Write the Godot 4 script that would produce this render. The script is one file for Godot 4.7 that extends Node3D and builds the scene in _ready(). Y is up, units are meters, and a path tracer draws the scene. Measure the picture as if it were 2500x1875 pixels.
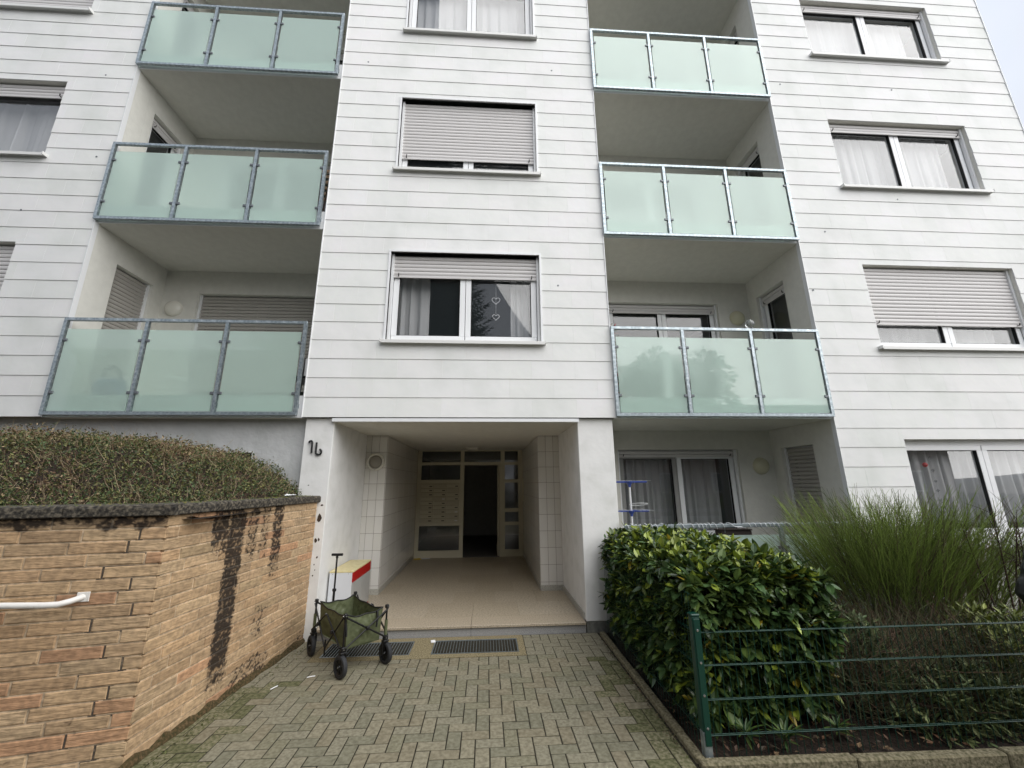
extends Node3D

# ------------------------------------------------------------------ mesh builder
class MB:
	var v := PackedVector3Array()
	var n := PackedVector3Array()
	var uv := PackedVector2Array()
	var col := PackedColorArray()
	var c := Color.WHITE
	var xf := Transform3D()
	var uo := Vector3.ZERO
	var uu := Vector3(1, 0, 0)
	var uw := Vector3(0, -1, 0)
	func put(p: Vector3, k: Vector3) -> void:
		uv.append(Vector2((p - uo).dot(uu), (p - uo).dot(uw)))
		v.append(xf * p)
		n.append((xf.basis * k).normalized())
		col.append(c)
	# corners run counter-clockwise seen from outside
	func tri(a: Vector3, b: Vector3, d: Vector3) -> void:
		var k := (b - a).cross(d - a).normalized()
		put(a, k); put(d, k); put(b, k)
	func trin(a: Vector3, b: Vector3, d: Vector3, ka: Vector3, kb: Vector3, kd: Vector3) -> void:
		if (b - a).cross(d - a).dot(ka + kb + kd) < 0.0:
			put(a, ka); put(b, kb); put(d, kd)
		else:
			put(a, ka); put(d, kd); put(b, kb)
	func quad(a: Vector3, b: Vector3, d: Vector3, e: Vector3) -> void:
		tri(a, b, d); tri(a, d, e)
	func box(x0: float, x1: float, y0: float, y1: float, z0: float, z1: float) -> void:
		var p := [Vector3(x0, y0, z0), Vector3(x1, y0, z0), Vector3(x1, y1, z0), Vector3(x0, y1, z0), Vector3(x0, y0, z1), Vector3(x1, y0, z1), Vector3(x1, y1, z1), Vector3(x0, y1, z1)]
		quad(p[4], p[5], p[6], p[7]); quad(p[1], p[0], p[3], p[2])
		quad(p[0], p[4], p[7], p[3]); quad(p[5], p[1], p[2], p[6])
		quad(p[3], p[7], p[6], p[2]); quad(p[0], p[1], p[5], p[4])
	# box with chamfered edges
	func cbox(x0: float, x1: float, y0: float, y1: float, z0: float, z1: float, b: float) -> void:
		var lo := Vector3(x0, y0, z0)
		var hi := Vector3(x1, y1, z1)
		var mid := (lo + hi) / 2.0
		var h := (hi - lo) / 2.0
		var s := [-1.0, 1.0]
		for ax in 3:
			var ay := (ax + 1) % 3
			var az := (ax + 2) % 3
			for q in s:
				var r := []
				for cc in [[-1, -1], [1, -1], [1, 1], [-1, 1]]:
					var p := Vector3.ZERO
					p[ax] = q * h[ax]
					p[ay] = cc[0] * (h[ay] - b)
					p[az] = cc[1] * (h[az] - b)
					r.append(mid + p)
				if q > 0: quad(r[0], r[1], r[2], r[3])
				else: quad(r[3], r[2], r[1], r[0])
			for q in s:
				for w in s:
					# edge along ax between faces ay=q and az=w
					var e := []
					for t in s:
						var p1 := Vector3.ZERO
						var p2 := Vector3.ZERO
						p1[ax] = t * (h[ax] - b); p2[ax] = p1[ax]
						p1[ay] = q * h[ay]; p1[az] = w * (h[az] - b)
						p2[ay] = q * (h[ay] - b); p2[az] = w * h[az]
						e.append(mid + p1); e.append(mid + p2)
					if q * w > 0: quad(e[0], e[2], e[3], e[1])
					else: quad(e[1], e[3], e[2], e[0])
		for q in s:
			for w in s:
				for t in s:
					var a := mid + Vector3(q * h.x, w * (h.y - b), t * (h.z - b))
					var d := mid + Vector3(q * (h.x - b), w * h.y, t * (h.z - b))
					var e := mid + Vector3(q * (h.x - b), w * (h.y - b), t * h.z)
					if q * w * t > 0: tri(a, d, e)
					else: tri(a, e, d)
	func tube(pts: Array, r0: float, r1: float, sides := 8, caps := true) -> void:
		var rings := []
		var norms := []
		var side := Vector3.ZERO
		for i in pts.size():
			var t: Vector3
			if i == 0: t = pts[1] - pts[0]
			elif i == pts.size() - 1: t = pts[i] - pts[i - 1]
			else: t = (pts[i + 1] - pts[i]).normalized() + (pts[i] - pts[i - 1]).normalized()
			t = t.normalized()
			if side == Vector3.ZERO:
				side = t.cross(Vector3.UP if absf(t.y) < 0.9 else Vector3.RIGHT).normalized()
			side = (side - t * side.dot(t)).normalized()
			var up := side.cross(t).normalized()
			var r := lerpf(r0, r1, float(i) / (pts.size() - 1))
			var ring := []
			var nn := []
			for k in sides:
				var a := TAU * k / sides
				var d := side * cos(a) + up * sin(a)
				nn.append(d); ring.append(pts[i] + d * r)
			rings.append(ring); norms.append(nn)
		for i in pts.size() - 1:
			for k in sides:
				var j := (k + 1) % sides
				trin(rings[i][k], rings[i + 1][k], rings[i + 1][j], norms[i][k], norms[i + 1][k], norms[i + 1][j])
				trin(rings[i][k], rings[i + 1][j], rings[i][j], norms[i][k], norms[i + 1][j], norms[i][j])
		if caps:
			var l := pts.size() - 1
			for k in range(1, sides - 1):
				tri(rings[0][0], rings[0][k], rings[0][k + 1])
				tri(rings[l][0], rings[l][k + 1], rings[l][k])
	# profile of (radius, height) turned about y
	func lathe(prof: Array, sides := 20) -> void:
		for i in prof.size() - 1:
			var a: Vector2 = prof[i]
			var b: Vector2 = prof[i + 1]
			var sl := Vector2(b.y - a.y, a.x - b.x).normalized()
			for k in sides:
				var t0 := TAU * k / sides
				var t1 := TAU * (k + 1) / sides
				var d0 := Vector3(cos(t0), 0, -sin(t0))
				var d1 := Vector3(cos(t1), 0, -sin(t1))
				var k0 := d0 * sl.x + Vector3.UP * sl.y
				var k1 := d1 * sl.x + Vector3.UP * sl.y
				var p := d0 * a.x + Vector3.UP * a.y
				var q := d1 * a.x + Vector3.UP * a.y
				var r := d1 * b.x + Vector3.UP * b.y
				var s := d0 * b.x + Vector3.UP * b.y
				if a.x > 1e-5: trin(p, q, r, k0, k1, k1)
				if b.x > 1e-5: trin(p, r, s, k0, k1, k0)
	# smooth sheet from a grid of points [row][column]
	func sheet(g: Array, normals_flip := false) -> void:
		var nr := g.size()
		var nc: int = g[0].size()
		var nn := []
		for i in nr:
			var row := []
			for j in nc:
				var du: Vector3 = g[i][mini(j + 1, nc - 1)] - g[i][maxi(j - 1, 0)]
				var dv: Vector3 = g[mini(i + 1, nr - 1)][j] - g[maxi(i - 1, 0)][j]
				var k := du.cross(dv).normalized()
				row.append(-k if normals_flip else k)
			nn.append(row)
		for i in nr - 1:
			for j in nc - 1:
				if normals_flip:
					trin(g[i][j], g[i + 1][j], g[i + 1][j + 1], nn[i][j], nn[i + 1][j], nn[i + 1][j + 1])
					trin(g[i][j], g[i + 1][j + 1], g[i][j + 1], nn[i][j], nn[i + 1][j + 1], nn[i][j + 1])
				else:
					trin(g[i][j], g[i + 1][j + 1], g[i + 1][j], nn[i][j], nn[i + 1][j + 1], nn[i + 1][j])
					trin(g[i][j], g[i][j + 1], g[i + 1][j + 1], nn[i][j], nn[i][j + 1], nn[i + 1][j + 1])
	func mesh() -> ArrayMesh:
		var a := []
		a.resize(Mesh.ARRAY_MAX)
		a[Mesh.ARRAY_VERTEX] = v
		a[Mesh.ARRAY_NORMAL] = n
		a[Mesh.ARRAY_TEX_UV] = uv
		a[Mesh.ARRAY_COLOR] = col
		var m := ArrayMesh.new()
		m.add_surface_from_arrays(Mesh.PRIMITIVE_TRIANGLES, a)
		return m

# ------------------------------------------------------------------ nodes
var used := {}
var rng := RandomNumberGenerator.new()
var M := {}

func numbered(parent: Node, called: String) -> String:
	var key := str(parent.get_instance_id()) + called
	var k: int = used.get(key, 0)
	used[key] = k + 1
	return called if k == 0 else "%s_%03d" % [called, k]

func thing(called: String, label: String, category: String, at := Vector3.ZERO, turn := 0.0, group := "") -> Node3D:
	var o := Node3D.new()
	o.name = numbered(self, called)
	add_child(o)
	o.position = at
	o.rotation.y = turn
	tag(o, label, category, group)
	return o

func tag(o: Node, label: String, category: String, group := "") -> void:
	o.set_meta("label", label)
	o.set_meta("category", category)
	if group != "": o.set_meta("group", group)

func part(parent: Node, called: String, m: Mesh, mat: Material, at := Transform3D()) -> MeshInstance3D:
	var o := MeshInstance3D.new()
	o.name = numbered(parent, called)
	o.mesh = m
	o.material_override = mat
	parent.add_child(o)
	o.transform = at
	return o

func hub(parent: Node, called: String, at := Transform3D()) -> Node3D:
	var o := Node3D.new()
	o.name = numbered(parent, called)
	parent.add_child(o)
	o.transform = at
	return o

func struct(called: String, m: Mesh, mat: Material) -> MeshInstance3D:
	var o := part(self, called, m, mat)
	o.set_meta("kind", "structure")
	return o

func bm(x0: float, x1: float, y0: float, y1: float, z0: float, z1: float, b := 0.0) -> ArrayMesh:
	var s := MB.new()
	if b > 0.0: s.cbox(x0, x1, y0, y1, z0, z1, b)
	else: s.box(x0, x1, y0, y1, z0, z1)
	return s.mesh()

func tubem(pts: Array, r0: float, r1 := -1.0, sides := 8) -> ArrayMesh:
	var s := MB.new()
	s.tube(pts, r0, r0 if r1 < 0.0 else r1, sides)
	return s.mesh()

# ------------------------------------------------------------------ materials and textures
func lin(r: float, g: float, b: float) -> Color:
	return Color(r, g, b).linear_to_srgb()

func fnoise(sd: int, freq: float, octaves := 4, kind := FastNoiseLite.TYPE_SIMPLEX_SMOOTH) -> FastNoiseLite:
	var f := FastNoiseLite.new()
	f.seed = sd
	f.frequency = freq
	f.noise_type = kind
	f.fractal_octaves = octaves
	return f

func ramp_tex(f: FastNoiseLite, w: int, h: int, stops: Array, stretch := 1) -> ImageTexture:
	var im := f.get_seamless_image(w / stretch, h)
	if stretch > 1: im.resize(w, h, Image.INTERPOLATE_CUBIC)
	im.convert(Image.FORMAT_L8)
	var g := Gradient.new()
	g.offsets = PackedFloat32Array(stops.map(func(s): return s[0]))
	g.colors = PackedColorArray(stops.map(func(s): return s[1]))
	var lut := PackedByteArray()
	for i in 256:
		var k := g.sample(i / 255.0)
		lut.append(int(clampf(k.r, 0, 1) * 255)); lut.append(int(clampf(k.g, 0, 1) * 255)); lut.append(int(clampf(k.b, 0, 1) * 255))
	var src := im.get_data()
	var out := PackedByteArray()
	out.resize(src.size() * 3)
	for i in src.size():
		var q := src[i] * 3
		out[i * 3] = lut[q]; out[i * 3 + 1] = lut[q + 1]; out[i * 3 + 2] = lut[q + 2]
	var r := Image.create_from_data(w, h, false, Image.FORMAT_RGB8, out)
	return ImageTexture.create_from_image(r)

func normal_tex(f: FastNoiseLite, w: int, h: int, strength: float, stretch := 1) -> ImageTexture:
	var im := f.get_seamless_image(w / stretch, h)
	if stretch > 1: im.resize(w, h, Image.INTERPOLATE_CUBIC)
	im.convert(Image.FORMAT_RGBA8)
	im.bump_map_to_normal_map(strength)
	return ImageTexture.create_from_image(im)

func plain(color: Color, rough := 0.7, metal := 0.0) -> StandardMaterial3D:
	var m := StandardMaterial3D.new()
	m.albedo_color = color
	m.roughness = rough
	m.metallic = metal
	return m

func tri(m: StandardMaterial3D, size: float, tex: Texture2D = null, ntex: Texture2D = null, nscale := 1.0, squash := Vector3.ONE) -> StandardMaterial3D:
	m.uv1_triplanar = true
	m.uv1_world_triplanar = true
	m.uv1_scale = squash / size
	if tex: m.albedo_texture = tex
	if ntex:
		m.normal_enabled = true
		m.normal_texture = ntex
		m.normal_scale = nscale
	return m

func vcol(m: StandardMaterial3D) -> StandardMaterial3D:
	m.vertex_color_use_as_albedo = true
	return m

func pane_mat(color: Color, alpha: float, rough := 0.0) -> StandardMaterial3D:
	var m := StandardMaterial3D.new()
	m.transparency = BaseMaterial3D.TRANSPARENCY_ALPHA
	color.a = alpha
	m.albedo_color = color
	m.roughness = rough
	return m

func make_materials() -> void:
	var fine := normal_tex(fnoise(11, 0.05, 4), 256, 256, 3.0)
	var rough_n := normal_tex(fnoise(12, 0.03, 5), 512, 512, 6.0)
	# fibre-cement plates: white with faint grey-green weathering patches
	var clad := ramp_tex(fnoise(3, 0.006, 4), 512, 512, [[0.0, Color(0.855, 0.862, 0.85)], [0.38, Color(0.893, 0.896, 0.89)], [0.6, Color(0.905, 0.906, 0.90)], [1.0, Color(0.915, 0.912, 0.915)]])
	var k := 0
	for t in [Color(1, 1, 1), Color(0.992, 0.995, 0.99), Color(0.997, 0.994, 0.994), Color(0.985, 0.988, 0.982)]:
		M["clad%d" % k] = tri(plain(t, 0.75), 3.3, clad, fine, 0.05)
		k += 1
	M.plaster = tri(plain(Color(1, 1, 1), 0.9), 0.8, ramp_tex(fnoise(5, 0.02, 5), 256, 256, [[0.0, Color(0.83, 0.825, 0.795)], [1.0, Color(0.865, 0.86, 0.83)]]), fine, 0.1)
	M.pillar = tri(plain(Color(1, 1, 1), 0.85), 1.3, ramp_tex(fnoise(6, 0.015, 5), 256, 256, [[0.0, Color(0.845, 0.845, 0.83)], [0.5, Color(0.89, 0.888, 0.88)], [1.0, Color(0.91, 0.908, 0.9)]]), fine, 0.08)
	M.grey_wall = tri(plain(Color(1, 1, 1), 0.9), 1.7, ramp_tex(fnoise(7, 0.012, 5), 256, 256, [[0.0, Color(0.71, 0.72, 0.715)], [0.5, Color(0.755, 0.76, 0.76)], [1.0, Color(0.775, 0.78, 0.78)]]), fine, 0.3)
	M.plinth = tri(plain(Color(1, 1, 1), 0.9), 0.6, ramp_tex(fnoise(8, 0.02, 5), 256, 256, [[0.0, Color(0.36, 0.36, 0.34)], [1.0, Color(0.56, 0.56, 0.53)]]), fine, 0.5)
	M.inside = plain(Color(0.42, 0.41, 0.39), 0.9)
	M.pvc = plain(Color(0.90, 0.905, 0.91), 0.35)
	M.sill = plain(Color(0.86, 0.86, 0.85), 0.45)
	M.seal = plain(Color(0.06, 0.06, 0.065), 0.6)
	M.slat = plain(Color(0.80, 0.79, 0.785), 0.5)
	M.slat_grey = plain(Color(0.66, 0.645, 0.62), 0.5)
	M.glass = pane_mat(Color(0.55, 0.6, 0.62), 0.03)
	M.door_glass = pane_mat(Color(0.45, 0.48, 0.48), 0.10, 0.06)
	# satin glass: rough through its body, with a polished outer face
	var fr := StandardMaterial3D.new()
	fr.albedo_color = Color(0.855, 0.93, 0.895, 0.36)
	fr.refraction_enabled = true
	fr.refraction_scale = 0.012
	fr.roughness = 0.33
	fr.clearcoat_enabled = true
	fr.clearcoat = 1.0
	fr.clearcoat_roughness = 0.02
	M.frosted = fr
	M.galv = tri(plain(Color(1, 1, 1), 0.42, 0.75), 0.35, ramp_tex(fnoise(9, 0.03, 3, FastNoiseLite.TYPE_CELLULAR), 256, 256, [[0.0, Color(0.50, 0.54, 0.56)], [0.5, Color(0.63, 0.67, 0.69)], [1.0, Color(0.78, 0.81, 0.82)]]))
	M.black_metal = plain(Color(0.06, 0.06, 0.065), 0.4)
	M.black_plastic = plain(Color(0.05, 0.05, 0.055), 0.5)
	M.steel = plain(Color(0.75, 0.76, 0.77), 0.25, 0.9)
	M.tile = plain(Color(0.86, 0.85, 0.83), 0.18)
	M.tile2 = plain(Color(0.845, 0.835, 0.81), 0.2)
	M.grout = plain(Color(0.42, 0.35, 0.31), 0.9)
	M.cream = plain(Color(0.80, 0.775, 0.68), 0.45)
	M.cream2 = plain(Color(0.765, 0.735, 0.64), 0.45)
	M.lamp_white = plain(Color(0.86, 0.85, 0.81), 0.25)
	M.lamp_yellowed = plain(Color(0.78, 0.765, 0.66), 0.25)
	var gran := ramp_tex(fnoise(14, 0.12, 3), 512, 512, [[0.0, Color(0.32, 0.32, 0.33)], [0.38, Color(0.55, 0.55, 0.555)], [0.5, Color(0.74, 0.735, 0.73)], [0.65, Color(0.60, 0.60, 0.60)], [1.0, Color(0.84, 0.83, 0.82)]])
	M.granite = tri(plain(Color(1, 1, 1), 0.4), 0.55, gran)
	M.granite_light = tri(plain(Color(1.0, 1.0, 0.98), 0.5), 0.55, ramp_tex(fnoise(15, 0.12, 3), 256, 256, [[0.0, Color(0.50, 0.49, 0.47)], [0.5, Color(0.70, 0.69, 0.67)], [1.0, Color(0.78, 0.77, 0.75)]]))
	var fl := ramp_tex(fnoise(16, 0.05, 5), 512, 512, [[0.0, Color(0.55, 0.505, 0.435)], [0.45, Color(0.69, 0.64, 0.56)], [0.6, Color(0.725, 0.675, 0.595)], [1.0, Color(0.78, 0.74, 0.665)]])
	M.floor = tri(plain(Color(1, 1, 1), 0.45), 0.9, fl)
	M.floor2 = tri(plain(Color(0.97, 0.965, 0.955), 0.45), 0.83, fl)
	# paving
	var pv := ramp_tex(fnoise(17, 0.035, 5), 512, 512, [[0.0, Color(0.415, 0.395, 0.33)], [0.42, Color(0.49, 0.47, 0.395)], [0.6, Color(0.52, 0.50, 0.425)], [1.0, Color(0.57, 0.55, 0.475)]])
	var ps := [Color(1, 1, 1), Color(0.95, 0.955, 0.93), Color(1.02, 1.01, 1.0), Color(0.92, 0.93, 0.92), Color(0.98, 0.96, 0.94)]
	for i in ps.size():
		M["paver%d" % i] = tri(plain(ps[i], 0.9), 0.62 + 0.07 * i, pv, rough_n, 0.5)
	var pm := ramp_tex(fnoise(18, 0.03, 5), 512, 512, [[0.0, Color(0.27, 0.275, 0.17)], [0.4, Color(0.395, 0.39, 0.275)], [0.6, Color(0.475, 0.455, 0.355)], [1.0, Color(0.55, 0.525, 0.43)]])
	M.paver_moss0 = tri(plain(Color(1, 1, 1), 0.95), 0.5, pm, rough_n, 0.6)
	M.paver_moss1 = tri(plain(Color(0.86, 0.88, 0.82), 0.95), 0.57, pm, rough_n, 0.6)
	M.joint = tri(plain(Color(1, 1, 1), 1.0), 0.4, ramp_tex(fnoise(19, 0.05, 4), 256, 256, [[0.0, Color(0.09, 0.09, 0.045)], [0.5, Color(0.155, 0.14, 0.09)], [1.0, Color(0.23, 0.20, 0.14)]]))
	M.concrete = tri(plain(Color(1, 1, 1), 0.95), 0.5, ramp_tex(fnoise(20, 0.05, 5), 512, 512, [[0.0, Color(0.26, 0.25, 0.17)], [0.4, Color(0.47, 0.43, 0.32)], [0.6, Color(0.56, 0.51, 0.39)], [1.0, Color(0.66, 0.61, 0.49)]]), rough_n, 0.7)
	M.kerb = tri(plain(Color(0.98, 0.97, 0.95), 0.95), 0.6, ramp_tex(fnoise(21, 0.04, 5), 512, 512, [[0.0, Color(0.23, 0.24, 0.14)], [0.45, Color(0.44, 0.415, 0.33)], [1.0, Color(0.60, 0.57, 0.48)]]), rough_n, 0.7)
	M.footing = tri(plain(Color(1, 1, 1), 1.0), 0.4, ramp_tex(fnoise(22, 0.03, 5), 512, 512, [[0.0, Color(0.13, 0.15, 0.04)], [0.45, Color(0.26, 0.22, 0.12)], [0.6, Color(0.34, 0.27, 0.17)], [1.0, Color(0.52, 0.44, 0.34)]]), rough_n, 0.9)
	M.coping = tri(plain(Color(1, 1, 1), 0.9), 0.55, ramp_tex(fnoise(23, 0.03, 5), 512, 512, [[0.0, Color(0.08, 0.075, 0.07)], [0.36, Color(0.17, 0.155, 0.14)], [0.5, Color(0.25, 0.235, 0.205)], [0.62, Color(0.36, 0.335, 0.29)], [1.0, Color(0.50, 0.46, 0.40)]]), rough_n, 0.8)
	M.moss = vcol(plain(Color(1, 1, 1), 1.0))
	M.soil = tri(plain(Color(1, 1, 1), 1.0), 0.5, ramp_tex(fnoise(24, 0.05, 5), 512, 512, [[0.0, Color(0.07, 0.05, 0.035)], [0.5, Color(0.16, 0.12, 0.085)], [1.0, Color(0.30, 0.235, 0.17)]]), rough_n, 1.0)
	M.asphalt = tri(plain(Color(1, 1, 1), 0.95), 0.8, ramp_tex(fnoise(25, 0.08, 4), 256, 256, [[0.0, Color(0.20, 0.20, 0.20)], [1.0, Color(0.33, 0.33, 0.325)]]), rough_n, 0.5)
	M.green_metal = plain(Color(0.015, 0.21, 0.165), 0.4)
	M.leaf = vcol(plain(Color(1, 1, 1), 0.32))
	M.leaf.backlight_enabled = true
	M.leaf.backlight = Color(0.12, 0.16, 0.04)
	M.leaf_matt = vcol(plain(Color(1, 1, 1), 0.6))
	M.leaf_matt.backlight_enabled = true
	M.leaf_matt.backlight = Color(0.1, 0.12, 0.04)
	M.stem = vcol(plain(Color(1, 1, 1), 0.8))
	M.bark = tri(plain(Color(1, 1, 1), 0.95), 0.3, ramp_tex(fnoise(26, 0.04, 4), 256, 256, [[0.0, Color(0.13, 0.10, 0.08)], [1.0, Color(0.36, 0.29, 0.23)]]))
	var sheer := plain(Color(0.84, 0.845, 0.85, 0.6), 0.9)
	sheer.transparency = BaseMaterial3D.TRANSPARENCY_ALPHA
	sheer.backlight_enabled = true
	sheer.backlight = Color(0.4, 0.4, 0.4)
	M.sheer = sheer
	M.fabric = tri(plain(Color(1, 1, 1), 0.55), 0.3, ramp_tex(fnoise(27, 0.03, 5), 256, 256, [[0.0, Color(0.30, 0.325, 0.22)], [0.5, Color(0.36, 0.385, 0.27)], [1.0, Color(0.42, 0.445, 0.325)]]))
	M.rubber = plain(Color(0.16, 0.165, 0.175), 0.75)
	M.rim = plain(Color(0.045, 0.045, 0.05), 0.4)
	M.white_paint = tri(plain(Color(1, 1, 1), 0.5), 0.5, ramp_tex(fnoise(28, 0.03, 5), 256, 256, [[0.0, Color(0.76, 0.72, 0.66)], [0.3, Color(0.88, 0.865, 0.84)], [1.0, Color(0.92, 0.91, 0.895)]]))
	M.lacquer = plain(Color(0.85, 0.86, 0.875), 0.3)
	M.lacquer_grey = plain(Color(0.66, 0.66, 0.65), 0.35)
	M.lacquer_top = tri(plain(Color(1, 1, 1), 0.4), 0.4, ramp_tex(fnoise(29, 0.02, 4), 256, 256, [[0.0, Color(0.80, 0.74, 0.52)], [1.0, Color(0.90, 0.855, 0.69)]]))
	M.red = plain(Color(0.66, 0.045, 0.05), 0.35)
	M.paper = plain(Color(0.93, 0.93, 0.93), 0.9)
	M.yellow = plain(Color(0.85, 0.72, 0.12), 0.6)

# ------------------------------------------------------------------ start
const FLOORS := [0.03, 2.78, 5.53, 8.28]
const ROOF := 11.0
const ROW := 0.2627

func _ready() -> void:
	rng.seed = 7
	var cam := Camera3D.new()
	cam.name = "camera"
	cam.fov = 87.02
	cam.near = 0.05
	cam.far = 400.0
	add_child(cam)
	cam.position = Vector3(0, 1.739, 5.283)
	cam.rotation = Vector3(deg_to_rad(13.843), deg_to_rad(-3.614), deg_to_rad(-0.4546))
	cam.current = true
	var env := Environment.new()
	env.background_mode = Environment.BG_SKY
	var sky := Sky.new()
	var sm := PanoramaSkyMaterial.new()
	sm.panorama = cloud_panorama()
	sky.sky_material = sm
	env.sky = sky
	env.tonemap_mode = Environment.TONE_MAPPER_LINEAR
	env.tonemap_exposure = 2.65
	env.sdfgi_enabled = true
	env.ssao_enabled = true
	env.ssil_enabled = true
	var we := WorldEnvironment.new()
	we.name = "world_environment"
	we.environment = env
	add_child(we)
	var sun := DirectionalLight3D.new()
	sun.name = "sun"
	sun.light_color = Color(1.0, 0.99, 0.975)
	sun.light_energy = 0.5
	sun.light_angular_distance = 80.0
	sun.shadow_enabled = true
	add_child(sun)
	sun.look_at_from_position(Vector3(11.0, 12.5, 10.0), Vector3.ZERO)

	make_materials()
	make_ground()
	make_building()
	make_brick_wall()
	make_things_behind()
	make_left_bed()
	make_fence()
	make_laurel()
	make_garden()
	make_wagon()
	make_small_things()
	make_balcony_things()
	make_person()

# even cloud cover, a little bluer overhead
func cloud_panorama() -> ImageTexture:
	var w := 512
	var h := 256
	var f := fnoise(41, 1.1, 5)
	var out := PackedByteArray()
	out.resize(w * h * 3)
	for y in h:
		var el := PI * (0.5 - (y + 0.5) / h)
		var up := clampf(sin(el), 0.0, 1.0)
		for x in w:
			var az := TAU * (x + 0.5) / w
			var d := Vector3(cos(el) * cos(az), sin(el) * 1.8, cos(el) * sin(az))
			var n := f.get_noise_3dv(d * 1.6)
			var k := Color(0.61, 0.622, 0.645).lerp(Color(0.562, 0.582, 0.62), up)
			if el < 0.0: k = Color(0.52, 0.52, 0.52)
			else: k = k * (1.0 + 0.085 * n)
			var i := (y * w + x) * 3
			out[i] = int(clampf(k.r, 0, 1) * 255); out[i + 1] = int(clampf(k.g, 0, 1) * 255); out[i + 2] = int(clampf(k.b, 0, 1) * 255)
	return ImageTexture.create_from_image(Image.create_from_data(w, h, false, Image.FORMAT_RGB8, out))

# ------------------------------------------------------------------ walls with openings
func holes_wall(s: MB, a0: float, a1: float, b0: float, b1: float, holes: Array, axis: int, c0: float, c1: float) -> void:
	var ys := [b0, b1]
	for h in holes:
		for y in [h[2], h[3]]:
			if y > b0 + 1e-4 and y < b1 - 1e-4 and not ys.has(y): ys.append(y)
	ys.sort()
	for i in ys.size() - 1:
		var mid: float = (ys[i] + ys[i + 1]) / 2.0
		var cut := []
		for h in holes:
			if mid > h[2] and mid < h[3]: cut.append([h[0], h[1]])
		cut.sort_custom(func(p, q): return p[0] < q[0])
		var at := a0
		for q in cut + [[a1, a1]]:
			if q[0] - at > 1e-4:
				if axis == 2: s.box(at, q[0], ys[i], ys[i + 1], c0, c1)
				elif axis == 0: s.box(c0, c1, ys[i], ys[i + 1], at, q[0])
				else: s.box(at, q[0], c0, c1, ys[i], ys[i + 1])
			at = maxf(at, q[1])

# ------------------------------------------------------------------ cladding
func clad_piece(w: float, h: float, base: float, jit: float) -> ArrayMesh:
	# lower left corner of the piece at the origin; base = how far above the foot of its row the piece begins
	var s := MB.new()
	var zb := 0.0098 - 0.007 * base / ROW + jit
	var zt := 0.0098 - 0.007 * (base + h) / ROW + jit
	var a := Vector3(0, 0, zb)
	var b := Vector3(w, 0, zb)
	var d := Vector3(w, h, zt)
	var e := Vector3(0, h, zt)
	s.quad(a, b, d, e)
	var back := Vector3(0, 0, -0.006)
	var a2 := Vector3(0, 0, back.z)
	var b2 := Vector3(w, 0, back.z)
	var d2 := Vector3(w, h, back.z)
	var e2 := Vector3(0, h, back.z)
	s.quad(b, a, a2, b2); s.quad(d, b, b2, d2); s.quad(e, d, d2, e2); s.quad(a, e, e2, a2)
	return s.mesh()

func clad(parent: Node, x0: float, x1: float, y0: float, y1: float, holes: Array, seen_to: float) -> void:
	var holder := hub(parent, "cladding")
	var rest := MB.new()
	var r := 0
	var y := y0
	while y < y1 - 0.01:
		var off := 0.0 if r % 2 == 0 else 0.3
		var x := floorf((x0 - off) / 0.6) * 0.6 + off
		while x < x1 - 0.001:
			var rects := [[maxf(x, x0) + 0.0004, minf(x + 0.6, x1) - 0.0004, y + 0.0024, minf(y + ROW, y1)]]
			for h in holes:
				var nxt := []
				for q in rects:
					if q[1] <= h[0] or q[0] >= h[1] or q[3] <= h[2] or q[2] >= h[3]:
						nxt.append(q); continue
					if q[0] < h[0]: nxt.append([q[0], h[0], q[2], q[3]])
					if q[1] > h[1]: nxt.append([h[1], q[1], q[2], q[3]])
					var m0 := maxf(q[0], h[0])
					var m1 := minf(q[1], h[1])
					if q[3] > h[3]: nxt.append([m0, m1, h[3], q[3]])
					if q[2] < h[2]: nxt.append([m0, m1, q[2], h[2]])
				rects = nxt
			for q in rects:
				if q[1] - q[0] < 0.015 or q[3] - q[2] < 0.015: continue
				var jit := rng.randf_range(-0.0005, 0.0005)
				if (q[2] + q[3]) / 2.0 > seen_to:
					rest.box(q[0], q[1], q[2], q[3], -0.006, 0.008 + jit)
				else:
					var o := part(holder, "cladding_panel", clad_piece(q[1] - q[0], q[3] - q[2], q[2] - y, jit), M["clad%d" % rng.randi_range(0, 3)])
					o.position = Vector3(q[0], q[2], 0)
			x += 0.6
		y += ROW
		r += 1
	if rest.v.size() > 0:
		var o := part(holder, "upper_panels", rest.mesh(), M.clad0)
		o.set_meta("kind", "stuff")

# ------------------------------------------------------------------ windows, shutters, railings
var slat_cache := {}
func slat_mesh(w: float) -> ArrayMesh:
	var key := int(w * 1000)
	if slat_cache.has(key): return slat_cache[key]
	var s := MB.new()
	var prof := [Vector2(-0.005, 0.001), Vector2(0.004, 0.006), Vector2(0.0085, 0.02), Vector2(0.0095, 0.032), Vector2(0.007, 0.046), Vector2(0.002, 0.0555), Vector2(-0.005, 0.058)]
	for i in prof.size() - 1:
		var a: Vector2 = prof[i]
		var b: Vector2 = prof[i + 1]
		s.quad(Vector3(0, a.y, a.x), Vector3(w, a.y, a.x), Vector3(w, b.y, b.x), Vector3(0, b.y, b.x))
	s.quad(Vector3(w, 0.001, -0.005), Vector3(0, 0.001, -0.005), Vector3(0, 0.058, -0.005), Vector3(w, 0.058, -0.005))
	slat_cache[key] = s.mesh()
	return slat_cache[key]

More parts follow.
